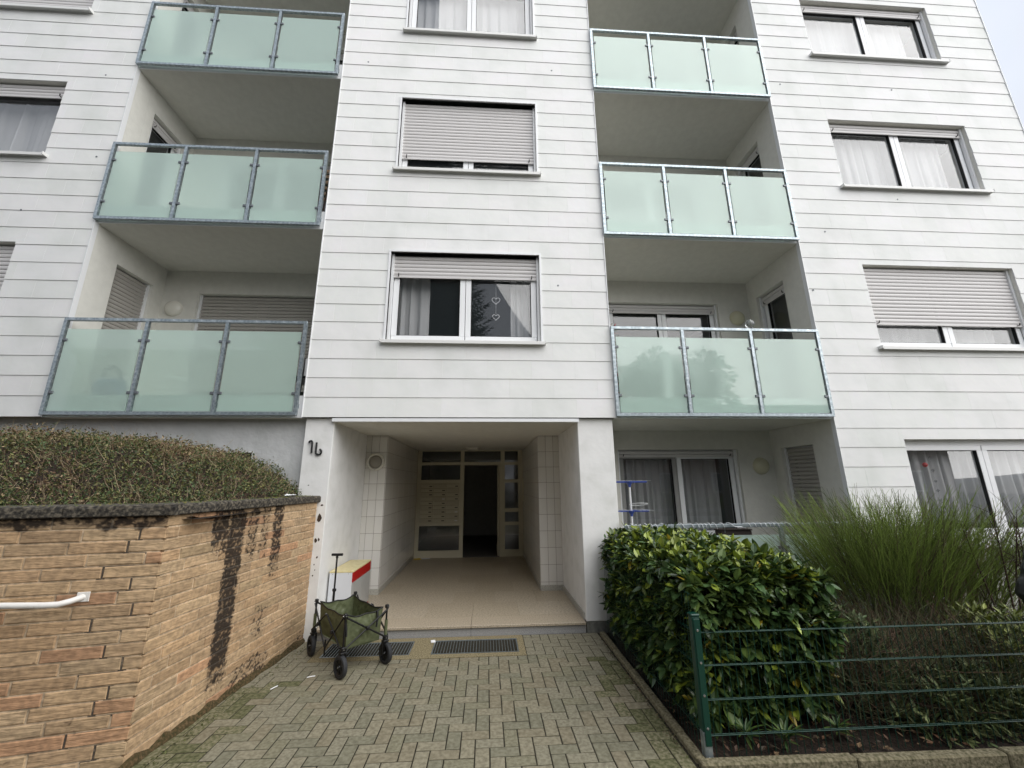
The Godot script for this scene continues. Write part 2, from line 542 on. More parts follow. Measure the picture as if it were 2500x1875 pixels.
# origin: lower left corner of the opening, x along it, z outwards
func window(parent: Node, called: String, at: Transform3D, w: float, h: float, opt := {}) -> void:
	var o := hub(parent, called, at)
	var foot: float = opt.get("panel", 0.0)
	var fz0 := -0.20
	var fz1 := -0.125
	var s := MB.new()
	var fb := 0.055
	s.box(0.0, w, h - fb - 0.03, h, fz0, fz1)
	s.box(0.0, w, 0.0, fb, fz0, fz1)
	s.box(0.0, fb, fb, h - fb - 0.03, fz0, fz1)
	s.box(w - fb, w, fb, h - fb - 0.03, fz0, fz1)
	part(o, "outer_frame", s.mesh(), M.pvc)
	var cuts: Array = opt.get("cuts", [0.5])
	var xs := [fb - 0.012]
	for q in cuts: xs.append(w * q)
	xs.append(w - fb + 0.012)
	var y0 := fb - 0.012
	var y1 := h - fb - 0.03 + 0.012
	for i in xs.size() - 1:
		var a: float = xs[i] + (0.004 if i > 0 else 0.0)
		var b: float = xs[i + 1] - (0.004 if i < xs.size() - 2 else 0.0)
		var sb := 0.075
		var sz0 := -0.175
		var sz1 := -0.10
		var q := MB.new()
		q.cbox(a, b, y1 - sb, y1, sz0, sz1, 0.006)
		q.cbox(a, b, y0, y0 + sb + foot, sz0, sz1, 0.006)
		q.box(a, a + sb, y0 + sb + foot, y1 - sb, sz0, sz1 - 0.001)
		q.box(b - sb, b, y0 + sb + foot, y1 - sb, sz0, sz1 - 0.001)
		part(o, "sash", q.mesh(), M.screen_grey if opt.get("screen", -1) == i else M.pvc)
		var g := MB.new()
		var gy0 := y0 + sb + foot
		g.box(a + sb - 0.002, a + sb + 0.006, gy0, y1 - sb, -0.15, -0.108)
		g.box(b - sb - 0.006, b - sb + 0.002, gy0, y1 - sb, -0.15, -0.108)
		g.box(a + sb, b - sb, y1 - sb - 0.006, y1 - sb + 0.002, -0.15, -0.108)
		g.box(a + sb, b - sb, gy0 - 0.002, gy0 + 0.006, -0.15, -0.108)
		part(o, "gasket", g.mesh(), M.seal)
		part(o, "pane", bm(a + sb, b - sb, gy0, y1 - sb, -0.142, -0.136), M.glass)
	if opt.get("sill", true):
		var q := MB.new()
		q.cbox(-0.045, w + 0.045, -0.024, -0.004, -0.12, 0.068, 0.004)
		q.cbox(-0.045, w + 0.045, -0.05, -0.003, 0.0685, 0.076, 0.002)
		q.box(-0.06, -0.0455, -0.034, 0.012, -0.02, 0.08)
		q.box(w + 0.0455, w + 0.06, -0.034, 0.012, -0.02, 0.08)
		part(o, "sill", q.mesh(), M.sill)
	if opt.get("trim", false):
		var q := MB.new()
		var t := 0.028
		q.box(-t, 0.0, 0.012, h, -0.10, 0.022)
		q.box(w, w + t, 0.012, h, -0.10, 0.022)
		q.box(-t, w + t, h, h + t, -0.10, 0.0225)
		part(o, "surround", q.mesh(), M.pvc)
	# guide rails and roller shutter
	part(o, "guide_rail", bm(0.001, 0.035, 0.0, h - 0.001, -0.099, -0.05), M.pvc)
	part(o, "guide_rail", bm(w - 0.035, w - 0.001, 0.0, h - 0.001, -0.099, -0.05), M.pvc)
	var drop: float = opt.get("drop", 0.0)
	if drop > 0.0:
		var sh := hub(parent, "roller_shutter", at)
		var sm: Material = opt.get("slat", M.slat)
		var y := h - 0.02
		var n := int(round(drop / 0.06))
		var m := slat_mesh(w - 0.07)
		for i in n:
			y -= 0.06
			var q := part(sh, "slat", m, sm)
			q.position = Vector3(0.035, y, -0.078 + rng.randf_range(-0.0008, 0.0008))
		part(sh, "end_bar", bm(0.036, w - 0.036, y - 0.045, y - 0.003, -0.084, -0.068, 0.003), sm)
		for px in [0.11, w - 0.11]:
			part(sh, "stop_pin", tubem([Vector3(px, y - 0.02, -0.07), Vector3(px, y - 0.02, -0.045), Vector3(px + 0.004, y + 0.012, -0.04)], 0.008, 0.006, 6), M.seal)

func railing(parent: Node, x0: float, x1: float, y0: float, y1: float, gtop: float) -> void:
	var o := hub(parent, "balcony_railing")
	var z0 := 0.018
	var z1 := 0.058
	var b := 0.042
	part(o, "top_rail", bm(x0, x1, y1 - b, y1, z0, z1, 0.003), M.galv)
	part(o, "bottom_rail", bm(x0, x1, y0, y0 + b, z0, z1, 0.003), M.galv)
	var px := []
	for i in 4: px.append(lerpf(x0, x1 - b, i / 3.0))
	for x in px:
		part(o, "post", bm(x + 0.0005, x + b - 0.0005, y0 + b, y1 - b, z0 + 0.001, z1 - 0.001), M.galv)
	for i in 3:
		var a: float = px[i] + b + 0.022
		var d: float = px[i + 1] - 0.022
		part(o, "glass_panel", bm(a, d, y0 + b + 0.012, gtop, 0.034, 0.044), M.frosted)
		for y in [gtop - 0.15, y0 + 0.285]:
			part(o, "clamp", bm(px[i] + b, px[i] + b + 0.05, y - 0.018, y + 0.018, 0.024, 0.056, 0.004), M.clamp)
			part(o, "clamp", bm(px[i + 1] - 0.05, px[i + 1], y - 0.018, y + 0.018, 0.024, 0.056, 0.004), M.clamp)
	# brackets to the slab
	for x in px:
		part(o, "bracket", bm(x + 0.004, x + b - 0.004, y0 + 0.10, y0 + 0.16, -0.03, z0, 0.0), M.galv)

# ------------------------------------------------------------------ the building
func make_building() -> void:
	M.screen_grey = plain(Color(0.55, 0.55, 0.54), 0.5)
	M.clamp = plain(Color(0.42, 0.44, 0.455), 0.45, 0.4)
	var b := thing("apartment_building", "white apartment block with plate cladding, recessed balconies and a dark entrance porch", "building")
	var top := ROOF + 0.5
	# openings
	var lw := []; var cw := []; var rw := []
	for i in range(1, 4):
		lw.append([-8.9, -6.405, FLOORS[i] + 0.855, FLOORS[i] + 2.205])
		cw.append([-1.385, 0.745, FLOORS[i] + 0.855, FLOORS[i] + 2.205])
	for i in range(0, 4):
		rw.append([5.76, 8.27, FLOORS[i] + 0.855 + (0.1 if i == 0 else 0.0), FLOORS[i] + 2.205 + (0.06 if i == 0 else 0.0)])
	# outer walls
	var s := MB.new()
	holes_wall(s, -10.0, -5.47, 2.60, top, lw, 2, -0.30, -0.008)
	part(b, "wall", s.mesh(), M.plaster)
	s = MB.new()
	holes_wall(s, -2.36, 1.72, 2.60, top, cw, 2, -0.30, -0.008)
	part(b, "wall", s.mesh(), M.plaster)
	s = MB.new()
	holes_wall(s, 4.80, 9.37, 0.89, top, rw, 2, -0.30, -0.008)
	part(b, "wall", s.mesh(), M.plaster)
	s = MB.new()
	s.box(9.07, 9.37, 0.0, top, -9.0, -0.301)
	s.box(-10.0, -9.7, 0.0, top, -9.0, -0.301)
	s.box(-9.7, 9.07, 0.0, top, -9.0, -8.7)
	part(b, "wall", s.mesh(), M.plaster)
	part(b, "plinth_wall", bm(4.80, 9.37, -0.05, 0.885, -0.30, -0.06), M.plinth_light)
	part(b, "grey_wall", bm(-10.0, -2.33, 0.0, 2.595, -0.45, -0.15), M.grey_wall)
	clad(b, -10.0, -5.47, 2.585, top, lw, 10.2)
	clad(b, -2.36, 1.72, 2.585, top, cw, 10.4)
	clad(b, 4.80, 9.37, 0.872, top, rw, 10.75)
	# corner profiles of the cladding
	for x in [-5.47, -2.36, 1.72, 4.80, 9.37]:
		var y0 := 2.58 if x < 4.0 else 0.87
		var q := -0.006 if x in [-5.47, 1.72, 9.37] else 0.006
		part(b, "corner_profile", bm(minf(x, x - q) - 0.002, maxf(x, x - q) + 0.002, y0, top, -0.05, 0.019), M.pvc)
	# roof, slabs, partitions
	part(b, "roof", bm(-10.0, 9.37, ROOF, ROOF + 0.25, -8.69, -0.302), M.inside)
	s = MB.new()
	for f in FLOORS.slice(1):
		s.box(-9.7, -5.75, f - 0.2, f, -8.7, -0.305)
		s.box(-5.75, -2.10, f - 0.2, f, -8.7, -1.605)
		s.box(-2.10, 1.46, f - 0.2, f, -8.7, -0.305)
		s.box(1.46, 5.08, f - 0.2, f, -8.7, -1.605)
		s.box(5.08, 9.07, f - 0.2, f, -8.7, -0.305)
	s.box(-9.7, 9.07, -0.2, 0.02, -8.7, -4.80)
	s.box(1.70, 9.07, -0.2, 0.02, -4.79, -1.605)
	for x in [-2.2, 1.6, 5.2, -5.7]:
		s.box(x - 0.1, x + 0.1, 2.8, ROOF, -8.69, -1.61)
	s.box(1.75, 1.95, 0.03, 2.57, -8.69, -1.61)
	s.box(5.1, 5.3, 0.03, 2.57, -8.69, -1.61)
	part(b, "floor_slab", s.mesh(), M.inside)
	# balcony bays
	for side in 2:
		var xl: float = [-5.47, 1.72][side]
		var xr: float = [-2.36, 4.80][side]
		var fl := FLOORS.slice(1) if side == 0 else FLOORS
		var base := 2.605 if side == 0 else -0.02
		var doors := []
		var sides := []
		for f in fl:
			doors.append([-4.90, -2.85, f + 0.08, f + 2.135] if side == 0 else [2.15, 4.20, f + 0.08, f + (2.24 if f < 1.0 else 2.135)])
			sides.append([-1.11, -0.445, f + 0.08, f + (2.24 if f < 1.0 else 2.155)])
		s = MB.new()
		holes_wall(s, xl, xr, base, ROOF, doors, 2, -1.60, -1.33)
		part(b, "balcony_back_wall", s.mesh(), M.plaster)
		s = MB.new()
		holes_wall(s, -1.60, -0.3005, base, ROOF, sides if side == 0 else [], 0, xl - 0.28, xl)
		part(b, "balcony_side_wall", s.mesh(), M.plaster)
		s = MB.new()
		holes_wall(s, -1.60, -0.3005, base, ROOF, sides if side == 1 else [], 0, xr, xr + 0.28)
		part(b, "balcony_side_wall", s.mesh(), M.plaster)
		for f in fl:
			if f > 1.0:
				part(b, "balcony_slab", bm(xl + 0.002, xr - 0.002, f - 0.2, f, -1.329, -0.025), M.plaster)
				part(b, "slab_edge", bm(xl + 0.002, xr - 0.002, f - 0.2, f + 0.09, -0.0245, -0.012), M.pvc)
			else:
				part(b, "balcony_slab", bm(xl + 0.002, xr - 0.002, -0.1, f, -1.329, -0.01), M.plinth)
		part(b, "balcony_slab", bm(xl + 0.002, xr - 0.002, ROOF - 0.17, ROOF + 0.2, -1.329, -0.025), M.plaster)
		for f in fl:
			var y0: float = f - 0.18
			var y1: float = f + 1.10
			if f < 1.0: y0 = 0.02; y1 = 1.222
			railing(b, -5.468 if side == 0 else 1.725, -2.415 if side == 0 else 4.785, y0, y1, y1 - 0.155 if f > 1.0 else 1.085)
		# doors
		for k in fl.size():
			var f: float = fl[k]
			var d: Array = doors[k]
			var level := k + 1 if side == 0 else k
			var o := {"sill": false, "cuts": [0.5], "panel": 0.1}
			if side == 0 and level == 1: o.drop = 1.62; o.slat = M.slat_grey
			elif side == 1 and level == 0: o.drop = 0.06; o.screen = 0; o.panel = 0.75
			else: o.drop = 0.12
			window(b, "balcony_door", Transform3D(Basis(), Vector3(d[0], d[2], -1.33)), d[1] - d[0], d[3] - d[2], o)
			var e: Array = sides[k]
			var t: Transform3D
			if side == 0: t = Transform3D(Basis(Vector3(0, 0, -1), Vector3.UP, Vector3(1, 0, 0)), Vector3(xl, e[2], e[1]))
			else: t = Transform3D(Basis(Vector3(0, 0, 1), Vector3.UP, Vector3(-1, 0, 0)), Vector3(xr, e[2], e[0]))
			var p := {"sill": false, "cuts": [], "drop": 0.12}
			if (side == 0 and level == 1) or (side == 1 and level == 0): p.drop = 2.0; p.slat = M.slat_grey
			window(b, "balcony_door", t, e[1] - e[0], e[3] - e[2], p)
	# windows of the clad walls
	var drops := {"c1": 0.30, "c2": 1.0, "c3": 0.06, "r1": 0.92, "r2": 0.12, "r3": 0.14, "l1": 0.95, "l2": 0.15, "l3": 1.25}
	for i in range(1, 4):
		var q: Array = cw[i - 1]
		window(b, "window", Transform3D(Basis(), Vector3(q[0], q[2], 0)), q[1] - q[0], q[3] - q[2], {"drop": drops["c%d" % i], "trim": true})
		q = lw[i - 1]
		window(b, "window", Transform3D(Basis(), Vector3(q[0], q[2], 0)), q[1] - q[0], q[3] - q[2], {"drop": drops["l%d" % i]})
	for i in range(0, 4):
		var q: Array = rw[i]
		window(b, "window", Transform3D(Basis(), Vector3(q[0], q[2], 0)), q[1] - q[0], q[3] - q[2], {"drop": 0.0 if i == 0 else drops["r%d" % i], "sill": i > 0})
	part(b, "apron_panel", bm(5.70, 8.33, 0.865, 0.985, -0.05, 0.03, 0.004), M.pvc)
	# screw heads in the plates
	var sc := MB.new()
	sc.xf = Transform3D(Basis(Vector3.RIGHT, PI / 2), Vector3.ZERO)
	sc.lathe([Vector2(0.014, 0.0), Vector2(0.013, 0.003), Vector2(0.0, 0.004)], 10)
	var scm := sc.mesh()
	for q in [[-1.97, 8.43], [1.04, 8.46], [1.01, 4.51], [5.04, 8.44], [7.10, 8.45], [4.88, 4.53], [5.27, 5.54], [6.64, 6.18], [-5.89, 7.89], [-5.69, 6.40], [-6.47, 5.48]]:
		part(b, "fixing_screw", scm, M.clamp, Transform3D(Basis(), Vector3(q[0], q[1], 0.0075)))
	make_porch(b)

func make_porch(b: Node) -> void:
	# wall ends either side of the porch
	part(b, "porch_pillar", bm(-2.33, -1.97, -0.02, 2.583, -1.56, -0.05, 0.006), M.pillar)
	part(b, "porch_pillar", bm(1.212, 1.69, 0.125, 2.583, -1.56, -0.05, 0.006), M.pillar)
	part(b, "pillar_foot", bm(1.214, 1.70, -0.02, 0.124, -1.56, -0.056), M.plinth)
	part(b, "porch_wall", bm(-2.33, -1.66, -0.02, 2.583, -4.75, -1.561), M.plaster)
	part(b, "porch_wall", bm(0.89, 1.69, -0.02, 2.583, -4.75, -1.561), M.plaster)
	part(b, "porch_ceiling", bm(-1.969, 1.211, 2.53, 2.583, -4.8, -0.052), M.plaster)
	part(b, "soffit_trim", bm(-1.985, 1.222, 2.528, 2.574, -0.06, 0.006, 0.003), M.pvc)
	part(b, "porch_base", bm(-1.968, 1.210, -0.05, 0.098, -4.8, -0.115), M.granite)
	# floor of stone slabs
	var fl := hub(b, "porch_floor")
	var z := -0.385
	var r := 0
	while z > -4.63:
		var z2 := maxf(z - 0.6, -4.63)
		var xa := -1.966
		var x := -1.966 + (0.3 if r % 2 == 1 else 0.6)
		while xa < 1.205:
			var xb := minf(x, 1.206)
			if xb - xa > 0.04:
				part(fl, "floor_slab", bm(xa + 0.001, xb - 0.001, 0.1, 0.120 + rng.randf_range(-0.0004, 0.0004), z2 + 0.001, z - 0.001), M.floor if rng.randf() < 0.5 else M.floor2)
			xa = x
			x += 0.6
		z = z2
		r += 1
	for q in [[-1.966, -0.17], [-0.168, 1.206]]:
		part(fl, "step_tread", bm(q[0], q[1] - 0.002, 0.09, 0.1205, -0.383, -0.045, 0.004), M.granite_floor)
		part(fl, "step_riser", bm(q[0], q[1] - 0.002, -0.03, 0.089, -0.114, -0.072), M.granite)
	part(b, "skirting", bm(1.198, 1.211, 0.121, 0.197, -1.545, -0.13), M.granite_light)
	part(b, "skirting", bm(-1.969, -1.956, 0.121, 0.197, -1.545, -0.13), M.granite_light)
	# tiled piers
	for side in 2:
		var pier := hub(b, "tiled_pier")
		var x0: float = [-2.0, 0.862][side]
		var x1: float = [-1.632, 1.212][side]
		var g := MB.new()
		g.box(x0, x1, 0.2, 2.5295, -4.74, -1.553)
		part(pier, "grout", g.mesh(), M.grout)
		part(pier, "skirting", bm(x0 if side == 0 else x0 - 0.008, x1 + (0.008 if side == 0 else 0.0), 0.1205, 0.1985, -4.6, -1.538), M.granite_light)
		var cw := 0.1265
		for row in 10:
			var y0 := 0.2465 + row * 0.2515 - (0.25 if row < 0 else 0.0)
			var y1 := minf(y0 + 0.2475, 2.527)
			for k in 3:
				var a := (x1 - (k + 1) * cw) if side == 0 else (x0 + k * cw)
				var e := a + cw - 0.004
				if side == 0: a = maxf(a, -1.968)
				e = minf(e, 1.2105)
				if e - a < 0.02: continue
				part(pier, "tile", bm(a, e, y0, y1, -1.553, -1.546, 0.0015), M.tile if rng.randf() < 0.6 else M.tile2)
				if row == 0: part(pier, "tile", bm(a, e, 0.2, 0.2425, -1.553, -1.546, 0.0015), M.tile)
			# inner face
			for k in 6:
				var za := -1.5535 - k * 0.5025
				var zb := maxf(za - 0.499, -4.60)
				var xa := x1 if side == 0 else x0 - 0.006
				part(pier, "tile", bm(xa, xa + 0.006, y0, y1, zb, za, 0.0015), M.tile if rng.randf() < 0.6 else M.tile2)
				if row == 0: part(pier, "tile", bm(xa, xa + 0.006, 0.2, 0.2425, zb, za, 0.0015), M.tile)
	# door screen at the back
	var sc := hub(b, "entrance_screen")
	var panes := [[-1.542, -0.622, 2.25, 2.507], [-0.536, 0.337, 2.25, 2.507], [0.434, 0.756, 2.25, 2.507], [-1.545, -0.624, 1.84, 2.18], [-1.545, -0.62, 0.272, 0.808], [0.435, 0.756, 1.841, 2.177], [0.435, 0.756, 1.176, 1.765], [0.435, 0.756, 0.877, 1.099], [0.435, 0.756, 0.273, 0.805]]
	var s := MB.new()
	holes_wall(s, -1.632, 0.862, 0.121, 2.529, panes + [[-0.533, 0.31, 0.121, 2.175], [-1.55, -0.64, 0.88, 1.76]], 2, -4.70, -4.63)
	part(sc, "frame", s.mesh(), M.cream)
	for q in panes:
		part(sc, "pane", bm(q[0], q[1], q[2], q[3], -4.668, -4.662), M.door_glass)
	part(sc, "door_leaf", bm(0.262, 0.308, 0.125, 2.17, -5.52, -4.712, 0.004), M.cream2)
	part(sc, "door_pane", bm(0.255, 0.261, 0.35, 2.05, -5.42, -4.82), M.door_glass)
	var mb := hub(b, "mailbox_panel")
	part(mb, "back_panel", bm(-1.55, -0.64, 0.88, 1.76, -4.69, -4.64), M.cream2)
	for c in 3:
		for r2 in 9:
			var x := -1.543 + c * 0.302
			var y := 0.886 + r2 * 0.0967
			part(mb, "mailbox", bm(x + 0.003, x + 0.297, y + 0.004, y + 0.0915, -4.64, -4.628, 0.003), M.cream if (c + r2) % 3 else M.cream2)
			part(mb, "slot_flap", bm(x + 0.012, x + 0.288, y + 0.062, y + 0.08, -4.628, -4.624, 0.0015), M.cream2)
			if rng.randf() < 0.8:
				part(mb, "name_plate", bm(x + 0.205, x + 0.27, y + 0.024, y + 0.042, -4.628, -4.6255), M.seal if rng.randf() < 0.8 else M.paper)
	# hall behind the door
	s = MB.new()
	s.box(-2.0, 1.5, 2.5295, 2.58, -8.7, -4.81)
	s.box(-2.1, -1.9, 0.03, 2.5295, -8.7, -4.76)
	s.box(1.4, 1.6, 0.03, 2.5295, -8.7, -4.76)
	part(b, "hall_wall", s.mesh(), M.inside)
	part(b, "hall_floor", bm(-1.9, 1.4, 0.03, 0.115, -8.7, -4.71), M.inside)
	# chips in the paint of the left wall end
	for q in [[-2.02, 1.50, 0.018, 0.012], [-2.035, 1.35, 0.03, 0.055], [-2.02, 1.10, 0.012, 0.02], [-2.055, 1.09, 0.02, 0.028], [-2.02, 0.90, 0.012, 0.014], [-2.21, 1.74, 0.012, 0.006], [-2.045, 0.82, 0.007, 0.009], [-2.03, 0.76, 0.006, 0.008], [-2.05, 0.70, 0.008, 0.01]]:
		var m := MB.new()
		var k := 7
		for i in k:
			var t0 := TAU * i / k
			var t1 := TAU * (i + 1) / k
			var r0 := 0.7 + 0.45 * fmod(i * 0.618 + q[1] * 7.0, 1.0)
			var r1 := 0.7 + 0.45 * fmod(((i + 1) % k) * 0.618 + q[1] * 7.0, 1.0)
			m.tri(Vector3(q[0], q[1], -0.048), Vector3(q[0] + cos(t0) * q[2] * r0, q[1] + sin(t0) * q[3] * r0, -0.0482), Vector3(q[0] + cos(t1) * q[2] * r1, q[1] + sin(t1) * q[3] * r1, -0.0482))
		part(b, "paint_chip", m.mesh(), M.bark)

# ------------------------------------------------------------------ ground
func paver_mesh(w: float, d: float, h: float) -> ArrayMesh:
	# top at y = 0, centred
	var s := MB.new()
	var b := 0.0025
	var x := w / 2.0
	var z := d / 2.0
	var t := [Vector3(-x + b, 0, z - b), Vector3(x - b, 0, z - b), Vector3(x - b, 0, -z + b), Vector3(-x + b, 0, -z + b)]
	var m := [Vector3(-x, -b, z), Vector3(x, -b, z), Vector3(x, -b, -z), Vector3(-x, -b, -z)]
	var l := [Vector3(-x, -h, z), Vector3(x, -h, z), Vector3(x, -h, -z), Vector3(-x, -h, -z)]
	s.quad(t[0], t[1], t[2], t[3])
	for i in 4:
		var j := (i + 1) % 4
		s.quad(m[i], m[j], t[j], t[i])
		s.quad(l[i], l[j], m[j], m[i])
	return s.mesh()

func make_ground() -> void:
	M.plinth_light = tri(plain(Color(1, 1, 1), 0.9), 1.1, ramp_tex(fnoise(31, 0.02, 5), 256, 256, [[0.0, Color(0.62, 0.62, 0.59)], [1.0, Color(0.74, 0.74, 0.715)]]))
	M.granite_floor = tri(plain(Color(1, 1, 1), 0.45), 0.7, ramp_tex(fnoise(32, 0.07, 5), 512, 512, [[0.0, Color(0.47, 0.425, 0.365)], [0.5, Color(0.70, 0.645, 0.56)], [1.0, Color(0.79, 0.745, 0.665)]]))
	var s := MB.new()
	s.box(-70, 70, -0.5, -0.06, -60, 80)
	struct("ground", s.mesh(), M.asphalt)
	# forecourt path: herringbone of concrete pavers
	var path := struct("paved_path", bm(-2.35, 1.36, -0.055, -0.0038, -0.3, 4.6), M.joint)
	var full_h := paver_mesh(0.1915, 0.0915, 0.03)
	var full_v := paver_mesh(0.0915, 0.1915, 0.03)
	var list := []
	var xo := 0.035
	var zo := 0.02
	for i in range(-26, 16):
		for j in range(-2, 46):
			var k := posmod(i - j, 4)
			var r: Array
			if k == 0: r = [i * 0.1, i * 0.1 + 0.2, j * 0.1, j * 0.1 + 0.1]
			elif k == 3: r = [i * 0.1, i * 0.1 + 0.1, j * 0.1, j * 0.1 + 0.2]
			else: continue
			var q := [r[0] + xo, r[1] + xo, r[2] + zo, r[3] + zo]
			if q[0] > 1.335 or q[1] < -2.3 or q[2] > 4.5: continue
			var whole := true
			if q[1] > 1.335: q[1] = 1.335; whole = false
			# concrete surround of the gratings
			if q[3] < -0.035: continue
			if q[2] < -0.06: q[2] = -0.06; whole = false
			var bits := [q]
			if q[2] < 0.525 and q[0] < 0.436 and q[1] > -1.804:
				whole = false
				bits = []
				if q[3] > 0.525: bits.append([q[0], q[1], 0.525, q[3]])
				if q[1] > 0.436: bits.append([0.436, q[1], q[2], minf(q[3], 0.525)])
				if q[0] < -1.804: bits.append([q[0], -1.804, q[2], minf(q[3], 0.525)])
			for p in bits:
				if p[1] - p[0] < 0.02 or p[3] - p[2] < 0.02: continue
				list.append([p, whole, k])
	var eye := Vector3(0, 1.739, 5.283)
	# those in view first, the nearest of them largest
	for e in list:
		var q: Array = e[0]
		var cx: float = (q[0] + q[1]) / 2.0
		var cz: float = (q[2] + q[3]) / 2.0
		var seen: bool = cz < 2.3 + 0.05 * cx and cx > -2.25 + 0.09 * (2.0 - cz) - 0.05
		e.append(Vector3(cx, 0, cz).distance_to(eye) + (0.0 if seen else 50.0))
	list.sort_custom(func(p, q): return p[3] < q[3])
	var rest := MB.new()
	for n in list.size():
		var q: Array = list[n][0]
		var w: float = q[1] - q[0] - 0.0085
		var d: float = q[3] - q[2] - 0.0085
		var cx: float = (q[0] + q[1]) / 2.0
		var cz: float = (q[2] + q[3]) / 2.0
		var m: Mesh = (full_h if list[n][2] == 0 else full_v) if list[n][1] else paver_mesh(w, d, 0.03)
		var bs := Basis.from_euler(Vector3(rng.randf_range(-0.006, 0.006), rng.randf_range(-0.014, 0.014), rng.randf_range(-0.006, 0.006)))
		var t := Transform3D(bs, Vector3(cx, rng.randf_range(-0.0014, 0.0014), cz))
		var edge := minf(cx + 2.15, 1.4 - cx)
		var mossy := rng.randf() < clampf(1.0 - edge * 2.0, 0.0, 0.85)
		var mat: Material = M["paver_moss%d" % rng.randi_range(0, 1)] if mossy else M["paver%d" % rng.randi_range(0, 4)]
		if n < 300:
			part(path, "paver", m, mat, t)
		else:
			rest.xf = t
			rest.box(-w / 2, w / 2, -0.03, 0.0, -d / 2, d / 2)
	part(path, "other_pavers", rest.mesh(), M.paver0).set_meta("kind", "stuff")
	# concrete pad with two gratings
	var ps := MB.new()
	holes_wall(ps, -1.80, 0.432, -0.06, 0.522, [[-1.72, -0.80, 0.045, 0.425], [-0.575, 0.36, 0.045, 0.43]], 1, -0.05, 0.002)
	struct("concrete_pad", ps.mesh(), M.concrete)
	for g in [[-1.718, -0.802, "metal grating half under the green wagon"], [-0.573, 0.358, "metal grating in front of the granite step, clear of the wagon"]]:
		var o := thing("floor_grating", g[2], "grating", Vector3(g[0], 0, 0.047), 0.0, "gratings before the step")
		var w: float = g[1] - g[0]
		var fr := MB.new()
		for e in [[0, w, 0, 0.012], [0, w, 0.364, 0.376], [0, 0.012, 0.012, 0.364], [w - 0.012, w, 0.012, 0.364]]:
			fr.box(e[0], e[1], -0.03, 0.003, e[2], e[3])
		part(o, "frame", fr.mesh(), M.galv)
		var bar := bm(-0.0025, 0.0025, -0.026, 0.002, 0.012, 0.364)
		var x := 0.034
		while x < w - 0.02:
			part(o, "bar", bar, M.galv, Transform3D(Basis(), Vector3(x, 0, 0)))
			x += 0.0315
		var cr := MB.new()
		for i in 9: cr.box(0.012, w - 0.012, -0.022, -0.012, 0.045 + i * 0.036, 0.048 + i * 0.036)
		part(o, "cross_rod", cr.mesh(), M.galv)
		part(o, "pit_bottom", bm(0.0, w, -0.055, -0.045, 0.0, 0.376), M.soil)
	# bed on the right and its edging stones
	var bed := MB.new()
	var g2 := []
	var nz := fnoise(61, 0.9, 3)
	for i in 25:
		var row := []
		for j in 61:
			var x := 1.44 + j * 0.14
			var zz := -0.05 + i * 0.1
			row.append(Vector3(x, -0.015 + 0.05 * nz.get_noise_2d(x * 2.0, zz * 2.0) + 0.03 * smoothstep(0.0, 0.4, 2.2 - zz), zz))
		g2.append(row)
	bed.sheet(g2, true)
	struct("garden_soil", bed.mesh(), M.soil)
	var ed := struct("edging", bm(1.36, 1.41, -0.1, -0.02, 0.0, 2.2), M.kerb)
	var z3 := 0.0
	while z3 < 2.2:
		var z4 := minf(z3 + 0.5, 2.285)
		part(ed, "edging_stone", bm(1.35, 1.412, -0.06, 0.032 + rng.randf_range(-0.006, 0.006), z3 + 0.003, z4 - 0.003, 0.008), M.kerb)
		z3 += 0.5
	for i in 9:
		var a := 1.352 + i * 1.0
		var t := Transform3D(Basis(Vector3.UP, -0.02), Vector3(a, 0, 2.29 + i * 0.02))
		part(ed, "edging_stone", bm(0.003, 0.997, -0.06, 0.035 + rng.randf_range(-0.005, 0.005), 0.0, 0.07, 0.009), M.kerb, t)
	part(ed, "front_paving", bm(1.36, 12.0, -0.058, -0.004, 2.56, 4.6), M.kerb)

# ------------------------------------------------------------------ brick wall
# soot and lime streaks below the coping, seen on the photograph: [u from, u to, reaches down to (share of height), strength]
const STREAKS := [[0.215, 0.30, 0.30, 0.95], [0.30, 0.395, 0.97, 1.0], [0.42, 0.485, 0.40, 0.55], [0.51, 0.565, 0.42, 0.5], [0.60, 0.67, 0.5, 0.8], [0.09, 0.13, 0.10, 0.6], [0.14, 0.17, 0.07, 0.6]]

